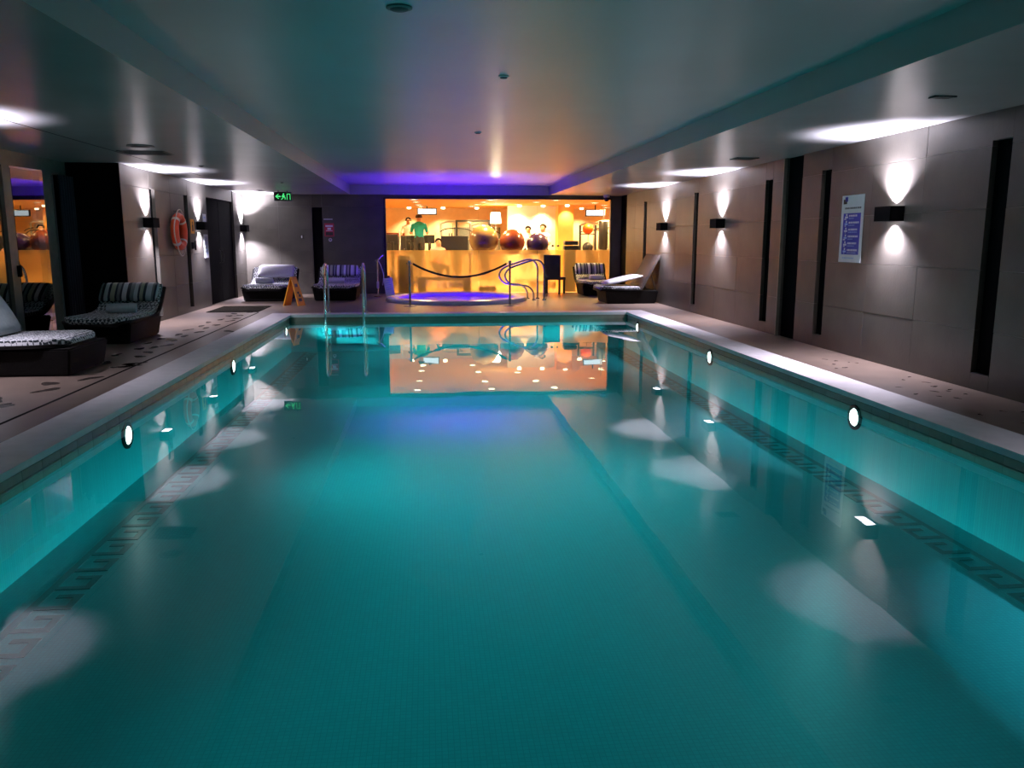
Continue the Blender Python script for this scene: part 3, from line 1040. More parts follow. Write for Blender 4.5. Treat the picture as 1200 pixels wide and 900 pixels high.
# exit sign under the ceiling
t = thing('exit_sign', 'green lit exit sign with arrow and running figure under the left ceiling', 'exit sign', (-3.63, 21.9, CZ))
b = bm_new(); box(b, -.22, .22, -.025, .025, -.255, -.03, .004); obj('case', b, 'ink', t)
b = bm_new(); box(b, -.12, -.10, -.008, .008, -.03, 0); box(b, .10, .12, -.008, .008, -.03, 0); obj('hanger', b, 'darkmetal', t)
b = bm_new()
def poly(b, pts, y=-.028):
    A = [b.verts.new((u, y, v)) for u, v in pts]
    B = [b.verts.new((u, y + .003, v)) for u, v in pts]
    b.faces.new(A); b.faces.new(list(reversed(B)))
    for i in range(len(pts)):
        j = (i + 1) % len(pts)
        b.faces.new((A[i], A[j], B[j], B[i]))
poly(b, [(-.19, -.143), (-.12, -.085), (-.09, -.085), (-.14, -.128), (-.055, -.128), (-.055, -.158), (-.14, -.158), (-.09, -.20), (-.12, -.20)])
obj('arrow', b, 'exitgreen', t)
b = bm_new()
lathe(b, [(0, -.0295), (.02, -.0295), (.02, -.026), (0, -.026)], 14, 'Y', (.02, 0, -.085))
poly(b, [(-.01, -.11), (.03, -.11), (.045, -.155), (.0, -.165)])
poly(b, [(-.012, -.112), (-.035, -.15), (-.022, -.157), (.004, -.125)])
poly(b, [(.028, -.112), (.062, -.128), (.056, -.142), (.024, -.128)])
poly(b, [(.0, -.16), (-.02, -.195), (-.05, -.21), (-.042, -.223), (-.004, -.205), (.022, -.165)])
poly(b, [(.02, -.155), (.05, -.18), (.045, -.222), (.062, -.222), (.07, -.172), (.044, -.148)])
obj('running_figure', b, 'exitgreen', t)
b = bm_new()
poly(b, [(.10, -.075), (.115, -.075), (.115, -.225), (.10, -.225)]); poly(b, [(.115, -.075), (.19, -.075), (.19, -.09), (.115, -.09)]); poly(b, [(.175, -.09), (.19, -.09), (.19, -.225), (.175, -.225)])
obj('doorway_symbol', b, 'exitgreen', t)

# ------------------------------------------------------------------ things on the far deck
b = bm_new(); box(b, -4.62, -3.56, 17.70, 19.28, 0.0, .012, .004)
tag(obj('floor_mat', b, 'mat_'), 'dark rectangular mat on the deck in front of the dark doorway', 'mat')

t = thing('wet_floor_sign', 'yellow folding wet floor sign standing by the pool corner beside a lounger', 'floor sign', (-3.08, 19.45, 0), math.radians(68))
for s in (1, -1):
    b = bm_new()
    vs = []
    for z, off, hw in ((0.0, .20, .16), (.62, .025, .115)):
        for d in (0, .02):
            vs.append([(-hw, s * (off - d), z), (hw, s * (off - d), z)])
    v = [b.verts.new(c) for pr in vs for c in pr]
    for f in ((0, 1, 5, 4), (2, 6, 7, 3), (0, 4, 6, 2), (1, 3, 7, 5), (4, 5, 7, 6), (0, 2, 3, 1)):
        b.faces.new([v[i] for i in f])
    lf = obj('leaf', b, 'yellow', t)
    for (u0, u1, z0, z1) in ((-.06, .06, .43, .50), (-.05, .03, .27, .32), (-.02, .07, .20, .26), (-.07, .07, .10, .17)):
        b = bm_new()
        vv = []
        for z in (z0, z1):
            off = .20 + (.025 - .20) * z / .62 + .0015
            vv += [(u0, s * off, z), (u1, s * off, z), (u1, s * (off - .004), z), (u0, s * (off - .004), z)]
        q = [b.verts.new(c) for c in vv]
        for f in ((0, 1, 5, 4), (1, 2, 6, 5), (2, 3, 7, 6), (3, 0, 4, 7), (0, 3, 2, 1), (4, 5, 6, 7)):
            b.faces.new([q[i] for i in f])
        obj('symbol', b, 'ink', lf)
b = bm_new(); box(b, -.10, .10, -.03, .03, .60, .66, .01); obj('hinge', b, 'yellow', t)

# pool ladder
t = thing('pool_ladder', 'steel pool ladder with two hooped handrails at the far pool edge', 'pool ladder', (-1.68, PY1, 0))
for x in (-.38, .38):
    b = bm_new()
    pts = smooth_path([(x, -.12, -.62), (x, -.12, 0), (x, -.11, .80), (x, -.03, .97), (x, .16, 1.02), (x, .38, .95), (x, .48, .75), (x, .50, .4), (x, .50, 0.0)], 6)
    tube(b, pts, .022, 10)
    h = obj('handrail', b, 'chrome', t, True)
    b = bm_new(); lathe(b, [(.022, .03), (.05, .025), (.055, 0.004), (.022, 0.004)], 16, 'Z', (x, .50, 0)); obj('flange', b, 'chrome', h, True)
for z in (-.22, -.42, -.60):
    b = bm_new(); box(b, -.37, .37, -.17, -.07, z, z + .025, .005); obj('tread', b, 'chrome', t)

# rope barrier
def post(loc, label):
    t = thing('barrier_post', label, 'barrier post', loc, 0, 'rope barrier posts')
    b = bm_new(); lathe(b, [(0, .012), (.13, .010), (.155, .004), (.16, 0)], 24); obj('base', b, 'darkmetal', t, True)
    b = bm_new(); lathe(b, [(.024, .01), (.024, .98), (.032, .985), (.034, 1.0), (.030, 1.03), (0, 1.04)], 14); obj('pole', b, 'chrome', t, True)
    for a in (0, PI):
        b = bm_new()
        tube(b, [(.02 * math.cos(a), 0, .965), (.055 * math.cos(a), 0, .965), (.06 * math.cos(a), 0, .985)], .008, 6)
        obj('hook', b, 'chrome', t, True)
    return t
P1, P2 = (-.40, 18.91, 0), (1.88, 18.80, 0)
post(P1, 'slim chrome rope post at the left side of the hot tub')
post(P2, 'slim chrome rope post at the right of the hot tub, before its handrail')
b = bm_new()
A, B = Vector((P1[0] + .075, P1[1], .965)), Vector((P2[0] - .075, P2[1], .965))
tube(b, [A.lerp(B, k / 24) + Vector((0, 0, -.30 * (1 - (2 * k / 24 - 1) ** 2))) for k in range(25)], .024, 10)
tag(obj('barrier_rope', b, 'brope', None, True), 'black rope sagging between the two chrome posts before the hot tub', 'rope')

# hot tub
t = thing('hot_tub', 'round sunken hot tub with white rim and glowing violet water', 'hot tub', (TX, TY, 0))
b = bm_new(); lathe(b, [(1.46, -.02), (1.48, .07), (1.54, .105), (1.66, .11), (1.74, .09), (1.77, .04), (1.78, 0.0), (1.60, 0.0)], 64)
obj('rim', b, 'acryl', t, True)
b = bm_new(); lathe(b, [(1.47, -.01), (1.40, -.30), (1.0, -.36), (.96, -.75), (0, -.78)], 48)
obj('shell', b, 'tubin', t, True)
b = bm_new(); lathe(b, [(1.464, .035), (0, .035)], 48)
obj('water_surface', b, 'tubwater', t)
for k in range(6):
    a = k * PI / 3 + .3
    b = bm_new(); lathe(b, [(0, .0), (.05, 0), (.06, -.02), (0, -.02)], 14, 'Z', (1.2 * math.cos(a), 1.2 * math.sin(a), -.31))
    obj('tub_light', b, emit('tub_lens', TUB_COL, 14.0) if k == 0 else bpy.data.materials['tub_lens'], t)
    lamp('lamp', 'SPOT', (1.15 * math.cos(a), 1.15 * math.sin(a), -.25), TUB_W / 6, TUB_COL, t, (0, 0.10, 1), .05, 82, 0.9)
    lamp('lamp', 'POINT', (1.15 * math.cos(a), 1.15 * math.sin(a), -.25), TUB_W * .005, TUB_COL, t, None, .05)

# hot tub handrails
def tub_rail(dx, dy, label):
    t = thing('tub_handrail', label, 'handrail', (2.30 + dx, 20.75 + dy, 0), 0, 'hot tub handrails')
    b = bm_new()
    pts = smooth_path([(.36, 0, 0.0), (.34, 0, .20), (.22, 0, .34), (.02, 0, .38), (-.20, 0, .40), (-.34, 0, .52), (-.36, 0, .66), (-.24, 0, .80), (.05, 0, .91), (.30, 0, .985),
                       (.44, 0, 1.0), (.56, 0, .93), (.62, 0, .78), (.62, 0, .5), (.62, 0, 0)], 6)
    tube(b, pts, .024, 10)
    r = obj('rail', b, 'chrome', t, True)
    for x in (.36, .62):
        b = bm_new(); lathe(b, [(.024, .03), (.05, .025), (.055, 0.002), (.024, 0.002)], 16, 'Z', (x, 0, 0)); obj('flange', b, 'chrome', t, True)
tub_rail(0, -.20, 'curved chrome handrail at the right of the hot tub, the nearer of the pair')
tub_rail(-.10, .30, 'curved chrome handrail at the right of the hot tub, the farther of the pair')

# leaning notice board on the tub rim
t = thing('leaning_notice', 'white notice board leaning at the left rim of the hot tub', 'notice board', (-.92, 20.70, .125), 0)
b = bm_new(); box(b, -.11, .11, -.01, .01, 0, .46, .004); bd = obj('board', b, 'paper', t)
bd.rotation_euler = (math.radians(-12), math.radians(-9), 0)
for k in range(5):
    b = bm_new(); box(b, -.07, .06 - .01 * (k % 2), -.013, -.0095, .38 - k * .055, .395 - k * .055); obj('print', b, 'lblue', bd)
b = bm_new(); box(b, -.06, .06, -.02, .02, .45, .50, .006); cl = obj('clip', b, 'ink', bd)
b = bm_new(); tube(b, [(0, .0, 0.0), (0.02, .16, 0.0), (0.06, .06, .44)], .008, 6); obj('easel_leg', b, 'ink', t)

# slim chrome shower stand
t = thing('chrome_stand', 'slim chrome stand with clip head and hanging hose by the navy wall', 'stand', (-1.32, 22.3, 0))
b = bm_new(); lathe(b, [(0, .012), (.10, .01), (.12, 0)], 18); obj('base', b, 'chrome', t, True)
b = bm_new(); lathe(b, [(.018, .01), (.018, .94), (.03, .95), (.03, 1.0), (0, 1.01)], 12); obj('pole', b, 'chrome', t, True)
b = bm_new(); tube(b, smooth_path([(-.05, 0, .95), (.05, -.01, 1.0), (.10, -.01, 1.06), (.16, -.01, 1.1)], 5), .022, 8); obj('head', b, 'chrome', t, True)
b = bm_new(); tube(b, smooth_path([(.03, -.01, .95), (.10, -.02, .80), (.16, -.02, .55), (.13, -.02, .30)], 6), .012, 8); obj('hose', b, 'domegrey', t, True)
b = bm_new(); box(b, -.03, .03, -.03, .03, .22, .40, .01); obj('holder', b, 'domegrey', t)

# dining chair by the glass
t = thing('dining_chair', 'dark high-backed wooden chair standing by the gym glass, seen from behind', 'chair', (3.50, 22.95, 0), math.radians(-8))
b = bm_new()
for a in ((-.25, .22, -.25, -.20, .42, 1.09),):
    box(b, *a, .012)
obj('backrest', b, 'wood', t)
b = bm_new(); box(b, -.24, .36, -.25, .25, .40, .48, .012); obj('seat', b, 'wood', t)
for x, y in ((-.22, -.22), (.19, -.22), (-.16, .22), (.33, .22)):
    b = bm_new(); box(b, x - .03, x + .03, y - .03, y + .03, 0, .41, .004); obj('leg', b, 'wood', t)

# wet footprints on the left deck
b = bm_new()
rs = random.Random(3)
def blotch(x, y, rx, ry, rot):
    n = 24
    vs = []
    p1, p2 = rs.uniform(0, 6), rs.uniform(0, 6)
    for i in range(n):
        a = 2 * PI * i / n
        k = 1 + .22 * math.sin(2 * a + p1) + .16 * math.sin(3 * a + p2) + rs.uniform(-.05, .05)
        u, v = rx * k * math.cos(a), ry * k * math.sin(a)
        vs.append(b.verts.new((x + u * math.cos(rot) - v * math.sin(rot), y + u * math.sin(rot) + v * math.cos(rot), .0012)))
    b.faces.new(vs)
for k in range(11):
    y = 11.3 + k * .62
    for s in (-.13, .13):
        blotch(-3.95 + .012 * k + s + rs.uniform(-.06, .06), y + s * .8 + rs.uniform(-.1, .1), .055, .13, rs.uniform(-.4, .4))
for k in range(9):
    blotch(-3.75 + rs.uniform(-.25, .2), 10.6 + rs.uniform(-.5, .5), rs.uniform(.05, .13), rs.uniform(.05, .12), rs.uniform(0, 3))
for x, y in ((-4.0, 9.0), (-3.85, 8.6), (-3.7, 9.3), (-3.9, 7.8), (-4.1, 8.1), (-3.75, 12.2), (-3.3, 14.0)):
    blotch(x, y, .07, .14, rs.uniform(-.6, .6))
for k in range(26):
    blotch(rs.uniform(4.75, 5.35), rs.uniform(5.0, 10.0), rs.uniform(.01, .03), rs.uniform(.015, .045), rs.uniform(0, 3))
wetp = obj('wet_footprints', b, 'wet', floor)
wetp['kind'] = 'stuff'

# ------------------------------------------------------------------ ceiling fittings
def disc(name, x, y, z, r, m, label, cat, core='ink'):
    t = thing(name, label, cat, (x, y, z))
    b = bm_new(); lathe(b, [(r, 0), (r, -.008), (r * .8, -.014), (0, -.014)], 20); obj('rim', b, m, t, True)
    b = bm_new(); lathe(b, [(r * .72, -.0135), (r * .6, -.02), (0, -.024)], 20); obj('core', b, core, t, True)
disc('ceiling_speaker', -.15, 5.68, CFZ, .085, 'vent', 'round dark fitting in the coffer nearest the viewer', 'speaker')
disc('sprinkler', .73, 7.86, CFZ, .05, 'domegrey', 'small round sprinkler in the middle of the coffer', 'sprinkler')
disc('sprinkler', .74, 11.87, CFZ, .05, 'domegrey', 'small sprinkler farther along the coffer near the blue glow', 'sprinkler')
disc('ceiling_speaker', -3.76, 11.7, CZ, .17, 'vent', 'round dark speaker in the left soffit beside the vent', 'speaker')
disc('smoke_detector', -4.15, 21.7, CZ, .07, 'domegrey', 'small grey smoke detector on the rear left soffit', 'smoke detector')
disc('smoke_detector', -3.76, 14.7, CZ, .045, 'vent', 'small dark detector on the left soffit before the life ring', 'smoke detector')
disc('smoke_detector', -3.10, 18.7, CZ, .045, 'vent', 'small dark detector on the left soffit near the exit sign', 'smoke detector')
def vent(x0, x1, y0, y1, label):
    t = thing('ceiling_vent', label, 'vent', ((x0 + x1) / 2, (y0 + y1) / 2, CZ))
    w2, l2 = (x1 - x0) / 2, (y1 - y0) / 2
    b = bm_new()
    box(b, -w2, w2, -l2, -l2 + .02, -.012, 0); box(b, -w2, w2, l2 - .02, l2, -.012, 0)
    box(b, -w2, -w2 + .02, -l2, l2, -.012, 0); box(b, w2 - .02, w2, -l2, l2, -.012, 0)
    obj('frame', b, 'vent', t)
    b = bm_new(); box(b, -w2 + .02, w2 - .02, -l2 + .02, l2 - .02, -.004, 0); obj('back_plate', b, 'black', t)
    n = max(2, int((y1 - y0) / .07))
    for k in range(n):
        yy = -l2 + .03 + (2 * l2 - .06) * (k + .5) / n
        b = bm_new(); box(b, -w2 + .02, w2 - .02, yy - .006, yy + .006, -.011, -.004); obj('slat', b, 'vent', t)
vent(-4.30, -3.66, 12.35, 12.85, 'dark rectangular vent in the left soffit next to the round speaker')
vent(4.40, 4.60, 7.0, 7.10, 'short black slot vent in the right soffit near the poster')
vent(4.70, 5.05, 12.4, 12.7, 'slim dark vent in the right soffit above the second wall lamp')
t = thing('security_camera', 'small violet-grey dome camera hanging at the gym glass, right end', 'security camera', (5.02, 23.05, CZ))
b = bm_new(); lathe(b, [(.09, 0), (.09, -.05), (.075, -.07), (0, -.07)], 20); obj('mount', b, 'domegrey', t, True)
b = bm_new(); lathe(b, [(.075, -.07), (.078, -.11), (.06, -.155), (.03, -.175), (0, -.18)], 20); obj('dome', b, 'ballpur', t, True)

# ------------------------------------------------------------------ things in the gym
RK = thing('ball_rack', 'low black tube rack holding the three exercise balls behind the glass', 'rack', (2.35, 24.25, 0))
b = bm_new()
for y in (-.2, .2):
    tube(b, [(-1.15, y, 1.10), (1.25, y, 1.10)], .018, 8)
obj('rail', b, 'machgrey', RK, True)
for x in (-1.1, 1.2):
    b = bm_new(); tube(b, [(x, -.2, 1.10), (x, -.2, 0.01)], .016, 8); obj('leg', b, 'machgrey', RK, True)
    b = bm_new(); tube(b, [(x, .2, 1.10), (x, .2, 0.01)], .016, 8); obj('leg', b, 'machgrey', RK, True)
def ball(x, r, m, label):
    b = bm_new()
    bmesh.ops.create_uvsphere(b, u_segments=40, v_segments=24, radius=r)
    for v in b.verts:
        # shallow moulded rings round the belly
        v.co *= 1 + .006 * math.cos(v.co.z / r * 22) * (1 - abs(v.co.z / r))
    dz = math.sqrt((r + .018) ** 2 - .04)
    o = obj('exercise_ball', b, m, None, True, (x, 24.25, 1.10 + dz - .002), sharp=180)
    tag(o, label, 'exercise ball', 'exercise balls on the rack')
    b = bm_new(); lathe(b, [(0, -.008), (.018, -.008), (.02, 0.004)], 12, 'Y', (0, -r, 0)); obj('valve', b, 'ink', o, True)
ball(1.66, .425, 'ballgold', 'large bronze exercise ball behind the gym glass, biggest of three')
ball(2.49, .37, 'ballred', 'maroon exercise ball behind the gym glass, between the other two')
ball(3.24, .325, 'ballpur', 'dark violet exercise ball behind the gym glass, smallest of three')

t = thing('step_stack', 'black stacked aerobic steps on the low pier behind the glass', 'steps', (4.22, 24.15, 1.2), 0)
for k in range(2):
    b = bm_new(); box(b, -.22 + .02 * k, .22 - .02 * k, -.15, .15, .005 + k * .14, .13 + k * .14, .03); obj('step', b, 'mach', t)

t = thing('waste_bin', 'tall black bin behind the frosted glass at its left end', 'bin', (-.62, 23.86, 0))
b = bm_new(); lathe(b, [(0, 0), (.21, 0), (.23, .05), (.23, 1.0), (.20, 1.06), (.16, 1.07), (0, 1.05)], 24); obj('body', b, 'mach', t, True)
b = bm_new(); lathe(b, [(.235, .94), (.24, .96), (.235, .98)], 24); obj('hoop', b, 'machgrey', t, True)

t = thing('weight_bench', 'flat bench behind the frosted glass, seen as a blurred shape', 'bench', (.50, 24.25, 0))
b = bm_new(); box(b, -.75, .75, -.16, .16, .34, .43, .02); obj('pad', b, 'brownw', t)
for x in (-.66, .66):
    b = bm_new(); box(b, x - .12, x + .12, -.16, .16, 0.0, .34, .01); obj('leg', b, 'mach', t)
for k in range(3):
    x = 1.58 + k * .17
    d = thing('dumbbell', ('left', 'middle', 'right')[k] + ' one of three black dumbbells on the floor behind the frosted glass', 'dumbbell', (x, 24.15, 0), 0, 'dumbbells behind the frosted glass')
    b = bm_new()
    lathe(b, [(0, -.14), (.07, -.14), (.085, -.12), (.085, -.06), (.07, -.04), (.02, -.04), (.02, .04), (.07, .04), (.085, .06), (.085, .12), (.07, .14), (0, .14)], 16, 'Y', (0, 0, .086))
    obj('weight', b, 'mach', d, True)
t = thing('dumbbell_shelf', 'small low shelf under the dumbbells', 'shelf', (0, 0, 0)) if False else None

def tv(x, y, z, label):
    t = thing('wall_television', label, 'television', (x, y, GCZ))
    b = bm_new(); box(b, -.34, .34, -.03, .03, z - GCZ - .11, z - GCZ + .11, .008); obj('case', b, 'ink', t)
    b = bm_new(); box(b, -.31, .31, -.034, -.029, z - GCZ - .08, z - GCZ + .09); obj('screen', b, 'screen', t)
    b = bm_new(); tube(b, [(0, .02, z - GCZ + .10), (0, .02, 0)], .02, 8); obj('bracket', b, 'ink', t)
tv(.03, 29.0, 2.46, 'bright television hanging from the gym ceiling above the man in teal')
tv(5.62, 27.5, 2.38, 'bright television hanging from the gym ceiling at the right end')

# exercise machines
def treadmill(loc, rz, label, grp='gym machines'):
    t = thing('treadmill', label, 'treadmill', loc, rz)
    b = bm_new(); box(b, -.38, .38, -.9, .9, .02, .20, .03); obj('deck', b, 'mach', t)
    b = bm_new(); box(b, -.25, .25, -.86, .70, .20, .206); obj('belt', b, 'darkmetal', t)
    for s in (-1, 1):
        b = bm_new(); tube(b, [(s * .36, .72, .15), (s * .36, .82, 1.25)], .035, 8); obj('upright', b, 'machgrey', t, True)
        b = bm_new(); tube(b, smooth_path([(s * .36, .80, 1.2), (s * .36, .5, 1.18), (s * .36, .2, 1.10)], 4), .025, 8); obj('handle', b, 'mach', t, True)
    b = bm_new(); box(b, -.42, .42, .74, .86, 1.15, 1.62, .03); c = obj('console', b, 'mach', t)
    b = bm_new(); box(b, -.30, .30, .732, .742, 1.25, 1.55); obj('screen', b, 'darkmetal', c)
    return t
treadmill((.86, 26.5, 0), PI, 'black treadmill with tall console behind the glass, left of the bronze ball')
treadmill((-1.10, 27.2, 0), 0, 'black treadmill at the far left of the gym')

def stepper(loc, rz, label):
    t = thing('stepper', label, 'stepper', loc, rz)
    b = bm_new(); box(b, -.35, .35, -.6, .7, .02, .18, .03); obj('base', b, 'mach', t)
    for s in (-1, 1):
        b = bm_new(); box(b, s * .18 - .09, s * .18 + .09, -.30, .06, .50, .535, .01); obj('pedal', b, 'mach', t)
        b = bm_new(); tube(b, [(s * .18, .0, .5), (s * .18, .5, .12)], .025, 8); obj('pedal_arm', b, 'machgrey', t, True)
        b = bm_new(); tube(b, smooth_path([(s * .30, .55, .15), (s * .33, .5, 1.0), (s * .33, .25, 1.35), (s * .33, .0, 1.42)], 5), .022, 8); obj('handle', b, 'mach', t, True)
    b = bm_new(); box(b, -.08, .08, .50, .62, .15, 1.5, .03); obj('column', b, 'mach', t)
    b = bm_new(); box(b, -.28, .28, .42, .50, 1.40, 1.64, .02); obj('console', b, 'mach', t)
    return t
stepper((-.24, 27.2, 0), 0, 'black stepping machine that the man in teal stands on')
stepper((-.62, 29.2, 0), PI, 'black stepping machine left of the man in teal, farther back')

def cable_tower(loc, rz, label, hgt=2.1, w_=.9):
    t = thing('cable_machine', label, 'weight machine', loc, rz)
    for s in (-1, 1):
        b = bm_new(); tube(b, [(s * w_ / 2, 0, 0.01), (s * w_ / 2, 0, hgt)], .04, 8); obj('upright', b, 'machgrey', t, True)
        b = bm_new(); box(b, s * w_ / 2 - .06, s * w_ / 2 + .06, -.5, .5, 0, .06, .01); obj('foot', b, 'machgrey', t)
    b = bm_new(); tube(b, smooth_path([(-w_ / 2, 0, hgt), (-w_ / 4, -.05, hgt + .06), (w_ / 4, -.05, hgt + .06), (w_ / 2, 0, hgt)], 4), .035, 8); obj('crossbar', b, 'machgrey', t, True)
    for k in range(8):
        b = bm_new(); box(b, -.16, .16, -.06, .06, .12 + k * .085, .19 + k * .085, .006); obj('weight_plate', b, 'mach', t)
    b = bm_new()
    for s in (-1, 1):
        tube(b, [(s * .1, 0, .1), (s * .1, 0, hgt)], .01, 6)
    obj('guide_rod', b, 'chrome', t, True)
    b = bm_new(); box(b, -.22, .22, -.5, -.12, .42, .50, .03); obj('seat', b, 'mach', t)
    b = bm_new(); box(b, -.20, .20, -.16, -.10, .55, 1.15, .03); obj('back_pad', b, 'mach', t)
    b = bm_new(); tube(b, smooth_path([(-.55, -.25, hgt - .28), (-.3, -.25, hgt - .18), (.3, -.25, hgt - .18), (.55, -.25, hgt - .28)], 4), .018, 8); obj('pull_bar', b, 'mach', t, True)
    return t
cable_tower((1.0, 28.6, 0), 0, 'silver cable machine behind the black treadmill', 2.05, 1.0)
cable_tower((2.05, 29.7, 0), 0, 'silver cable machine behind the bronze ball', 2.0, .9)
cable_tower((5.72, 28.7, 0), .2, 'silver weight machine behind the orange ball at the right end', 2.0, .8)
cable_tower((6.55, 29.8, 0), -.1, 'silver weight machine in the far right corner of the gym', 2.1, .9)
cable_tower((-1.80, 29.6, 0), .1, 'silver weight machine at the far left of the gym', 1.5, .9)

t = thing('ball_stand', 'black upright stand holding an orange ball at the right of the gym', 'stand', (5.06, 25.9, 0))
for s in (-1, 1):
    b = bm_new(); tube(b, [(s * .25, 0, 0.01), (s * .25, 0, 1.95)], .03, 8); obj('upright', b, 'mach', t, True)
for z in (.35, 1.1, 1.68):
    b = bm_new(); tube(b, [(-.25, -.1, z), (.25, -.1, z)], .018, 6); tube(b, [(-.25, .1, z), (.25, .1, z)], .018, 6); obj('shelf_bar', b, 'mach', t, True)
def gball(z, m, lb):
    b = bm_new(); bmesh.ops.create_uvsphere(b, u_segments=20, v_segments=12, radius=.17)
    tag(obj('medicine_ball', b, m, None, True, (5.06, 25.9, z + .155), sharp=180), lb, 'medicine ball', 'medicine balls on the stand')
gball(1.68, 'ballor', 'orange medicine ball on top of the black stand')
gball(1.1, 'mach', 'black medicine ball below the orange one on the stand')

t = thing('floor_lamp', 'tall floor lamp with glowing white drum shade behind the exercise balls', 'floor lamp', (2.31, 27.9, 0))
b = bm_new(); lathe(b, [(0, .03), (.15, .025), (.16, 0)], 20); obj('base', b, 'machgrey', t, True)
b = bm_new(); lathe(b, [(.014, .02), (.014, 2.06)], 8); obj('pole', b, 'machgrey', t, True)
b = bm_new(); lathe(b, [(.19, 2.04), (.16, 2.40)], 24); obj('shade', b, 'lampglow', t, True)
lamp('lamp', 'POINT', (0, -.3, 2.2), 60, (1, .8, .5), t, None, .1)

# ------------------------------------------------------------------ people
def person(label, loc, rz, J, mats, hair='hair', group='people in the gym', scale=1.0):
    """one skinned body from a joint table; J holds positions of the joints; mats = (upper, lower, shoes)"""
    names, pos, rad, par, mi = [], [], [], [], []
    def add(n, p, r, parent, m):
        names.append(n); pos.append(Vector(p) * scale); rad.append(r if isinstance(r, tuple) else (r, r)); par.append(parent); mi.append(m)
        return len(names) - 1
    pel = add('pelvis', J['pelvis'], (.155, .12), -1, 2)
    wa = add('waist', J['waist'], (.14, .11), pel, 1)
    ch = add('chest', J['chest'], (.175, .12), wa, 1)
    up = add('upper', J['upper'], (.14, .10), ch, 1)
    nk = add('neck', J['neck'], .055, up, 0)
    hb = add('jaw', J['jaw'], (.075, .085), nk, 0)
    hm = add('head', J['head'], (.082, .098), hb, 0)
    add('crown', J['crown'], (.055, .065), hm, 0)
    for s in ('l', 'r'):
        sh = add('sh' + s, J['sh' + s], .075, up, 1)
        mid = add('am' + s, Vector(J['sh' + s]).lerp(Vector(J['el' + s]), .5), .056, sh, 1)
        el = add('el' + s, J['el' + s], .045, mid, 0)
        wr_ = add('wr' + s, J['wr' + s], .030, el, 0)
        d = (Vector(J['wr' + s]) - Vector(J['el' + s])).normalized()
        side = d.cross(Vector((0, 0, 1)))
        side = side.normalized() if side.length > .2 else Vector((0, 1, 0))
        nrm = d.cross(side).normalized()
        pm = add('palm' + s, Vector(J['wr' + s]) + d * .06, (.036, .022), wr_, 0)
        for k, ln in enumerate((.060, .070, .075, .062)):
            root = add('kn', Vector(J['wr' + s]) + d * .095 + side * (.030 - .020 * k), .0095, pm, 0)
            k1 = add('fa', pos[root] / scale + d * ln * .5 + nrm * .006, .0088, root, 0)
            add('ft', pos[k1] / scale + d * ln * .36 + nrm * .022, .0078, k1, 0)
        t0 = add('th', Vector(J['wr' + s]) + d * .045 + side * .042, .011, pm, 0)
        add('tt', pos[t0] / scale + d * .04 + side * .022 + nrm * .01, .009, t0, 0)
        hp = add('hp' + s, J['hp' + s], .105, pel, 2)
        tm = add('tm' + s, Vector(J['hp' + s]).lerp(Vector(J['kn' + s]), .5), .082, hp, 2)
        kn = add('kn' + s, J['kn' + s], .060, tm, 2)
        cm = add('cm' + s, Vector(J['kn' + s]).lerp(Vector(J['an' + s]), .35), .058, kn, 2)
        an = add('an' + s, J['an' + s], .040, cm, 3)
        add('to' + s, J['to' + s], (.045, .03), an, 3)
    me = bpy.data.meshes.new('person')
    me.from_pydata([tuple(p) for p in pos], [(par[i], i) for i in range(1, len(pos))], [])
    o = bpy.data.objects.new('person', me)
    COL.objects.link(o)
    sk = o.modifiers.new('skin', 'SKIN')
    sk.use_smooth_shade = True
    for i, v in enumerate(me.skin_vertices[0].data):
        v.radius = (rad[i][0] * scale, rad[i][1] * scale)
        v.use_root = i == 0
    sd = o.modifiers.new('sub', 'SUBSURF')
    sd.levels = 1
    sd.render_levels = 1
    dg = bpy.context.evaluated_depsgraph_get()
    m2 = bpy.data.meshes.new_from_object(o.evaluated_get(dg))
    o.modifiers.clear()
    o.data = m2
    m2.name = 'person_body'
    m2.materials.clear()
    for m in ('skin',) + tuple(mats):
        m2.materials.append(MAT[m])
    for p in m2.polygons:
        c = p.center
        best = min(range(len(pos)), key=lambda i: (pos[i] - c).length - rad[i][0] * scale * .8)
        p.material_index = mi[best]
        p.use_smooth = True
    # nose and ears, drawn out of the head surface
    fwd = (Vector(J.get('face', (0, 1, 0)))).normalized()
    hc = Vector(J['head']) * scale
    for v in m2.vertices:
        d = v.co - hc
        f = d.dot(fwd)
        if f > .05 * scale and abs(d.z + .02 * scale) < .022 * scale and d.length < .14 * scale and abs(d.cross(fwd).z) < .03 * scale:
            v.co += fwd * .018 * scale
    o.location = loc
    o.rotation_euler = (0, 0, rz)
    tag(o, label, 'person')
    # hair cap, open at the face
    b = bm_new()
    bmesh.ops.create_uvsphere(b, u_segments=20, v_segments=12, radius=.108 * scale)
    bmesh.ops.delete(b, geom=[v for v in b.verts if v.co.z < -.045 * scale or (v.co.dot(fwd) > .055 * scale and v.co.z < .055 * scale)], context='VERTS')
    h_ = obj('hair', b, hair, o, True, sharp=180)
    h_.location = hc + Vector((0, 0, .022 * scale)) - fwd * .008 * scale
    # eyes and mouth
    sidev = fwd.cross(Vector((0, 0, 1)))
    b = bm_new()
    for s in (-1, 1):
        bmesh.ops.create_uvsphere(b, u_segments=8, v_segments=6, radius=.011 * scale,
                                  matrix=Matrix.Translation(hc + fwd * .088 * scale + sidev * s * .033 * scale + Vector((0, 0, .012 * scale))))
    obj('eyes', b, 'ink', o, True)
    return o

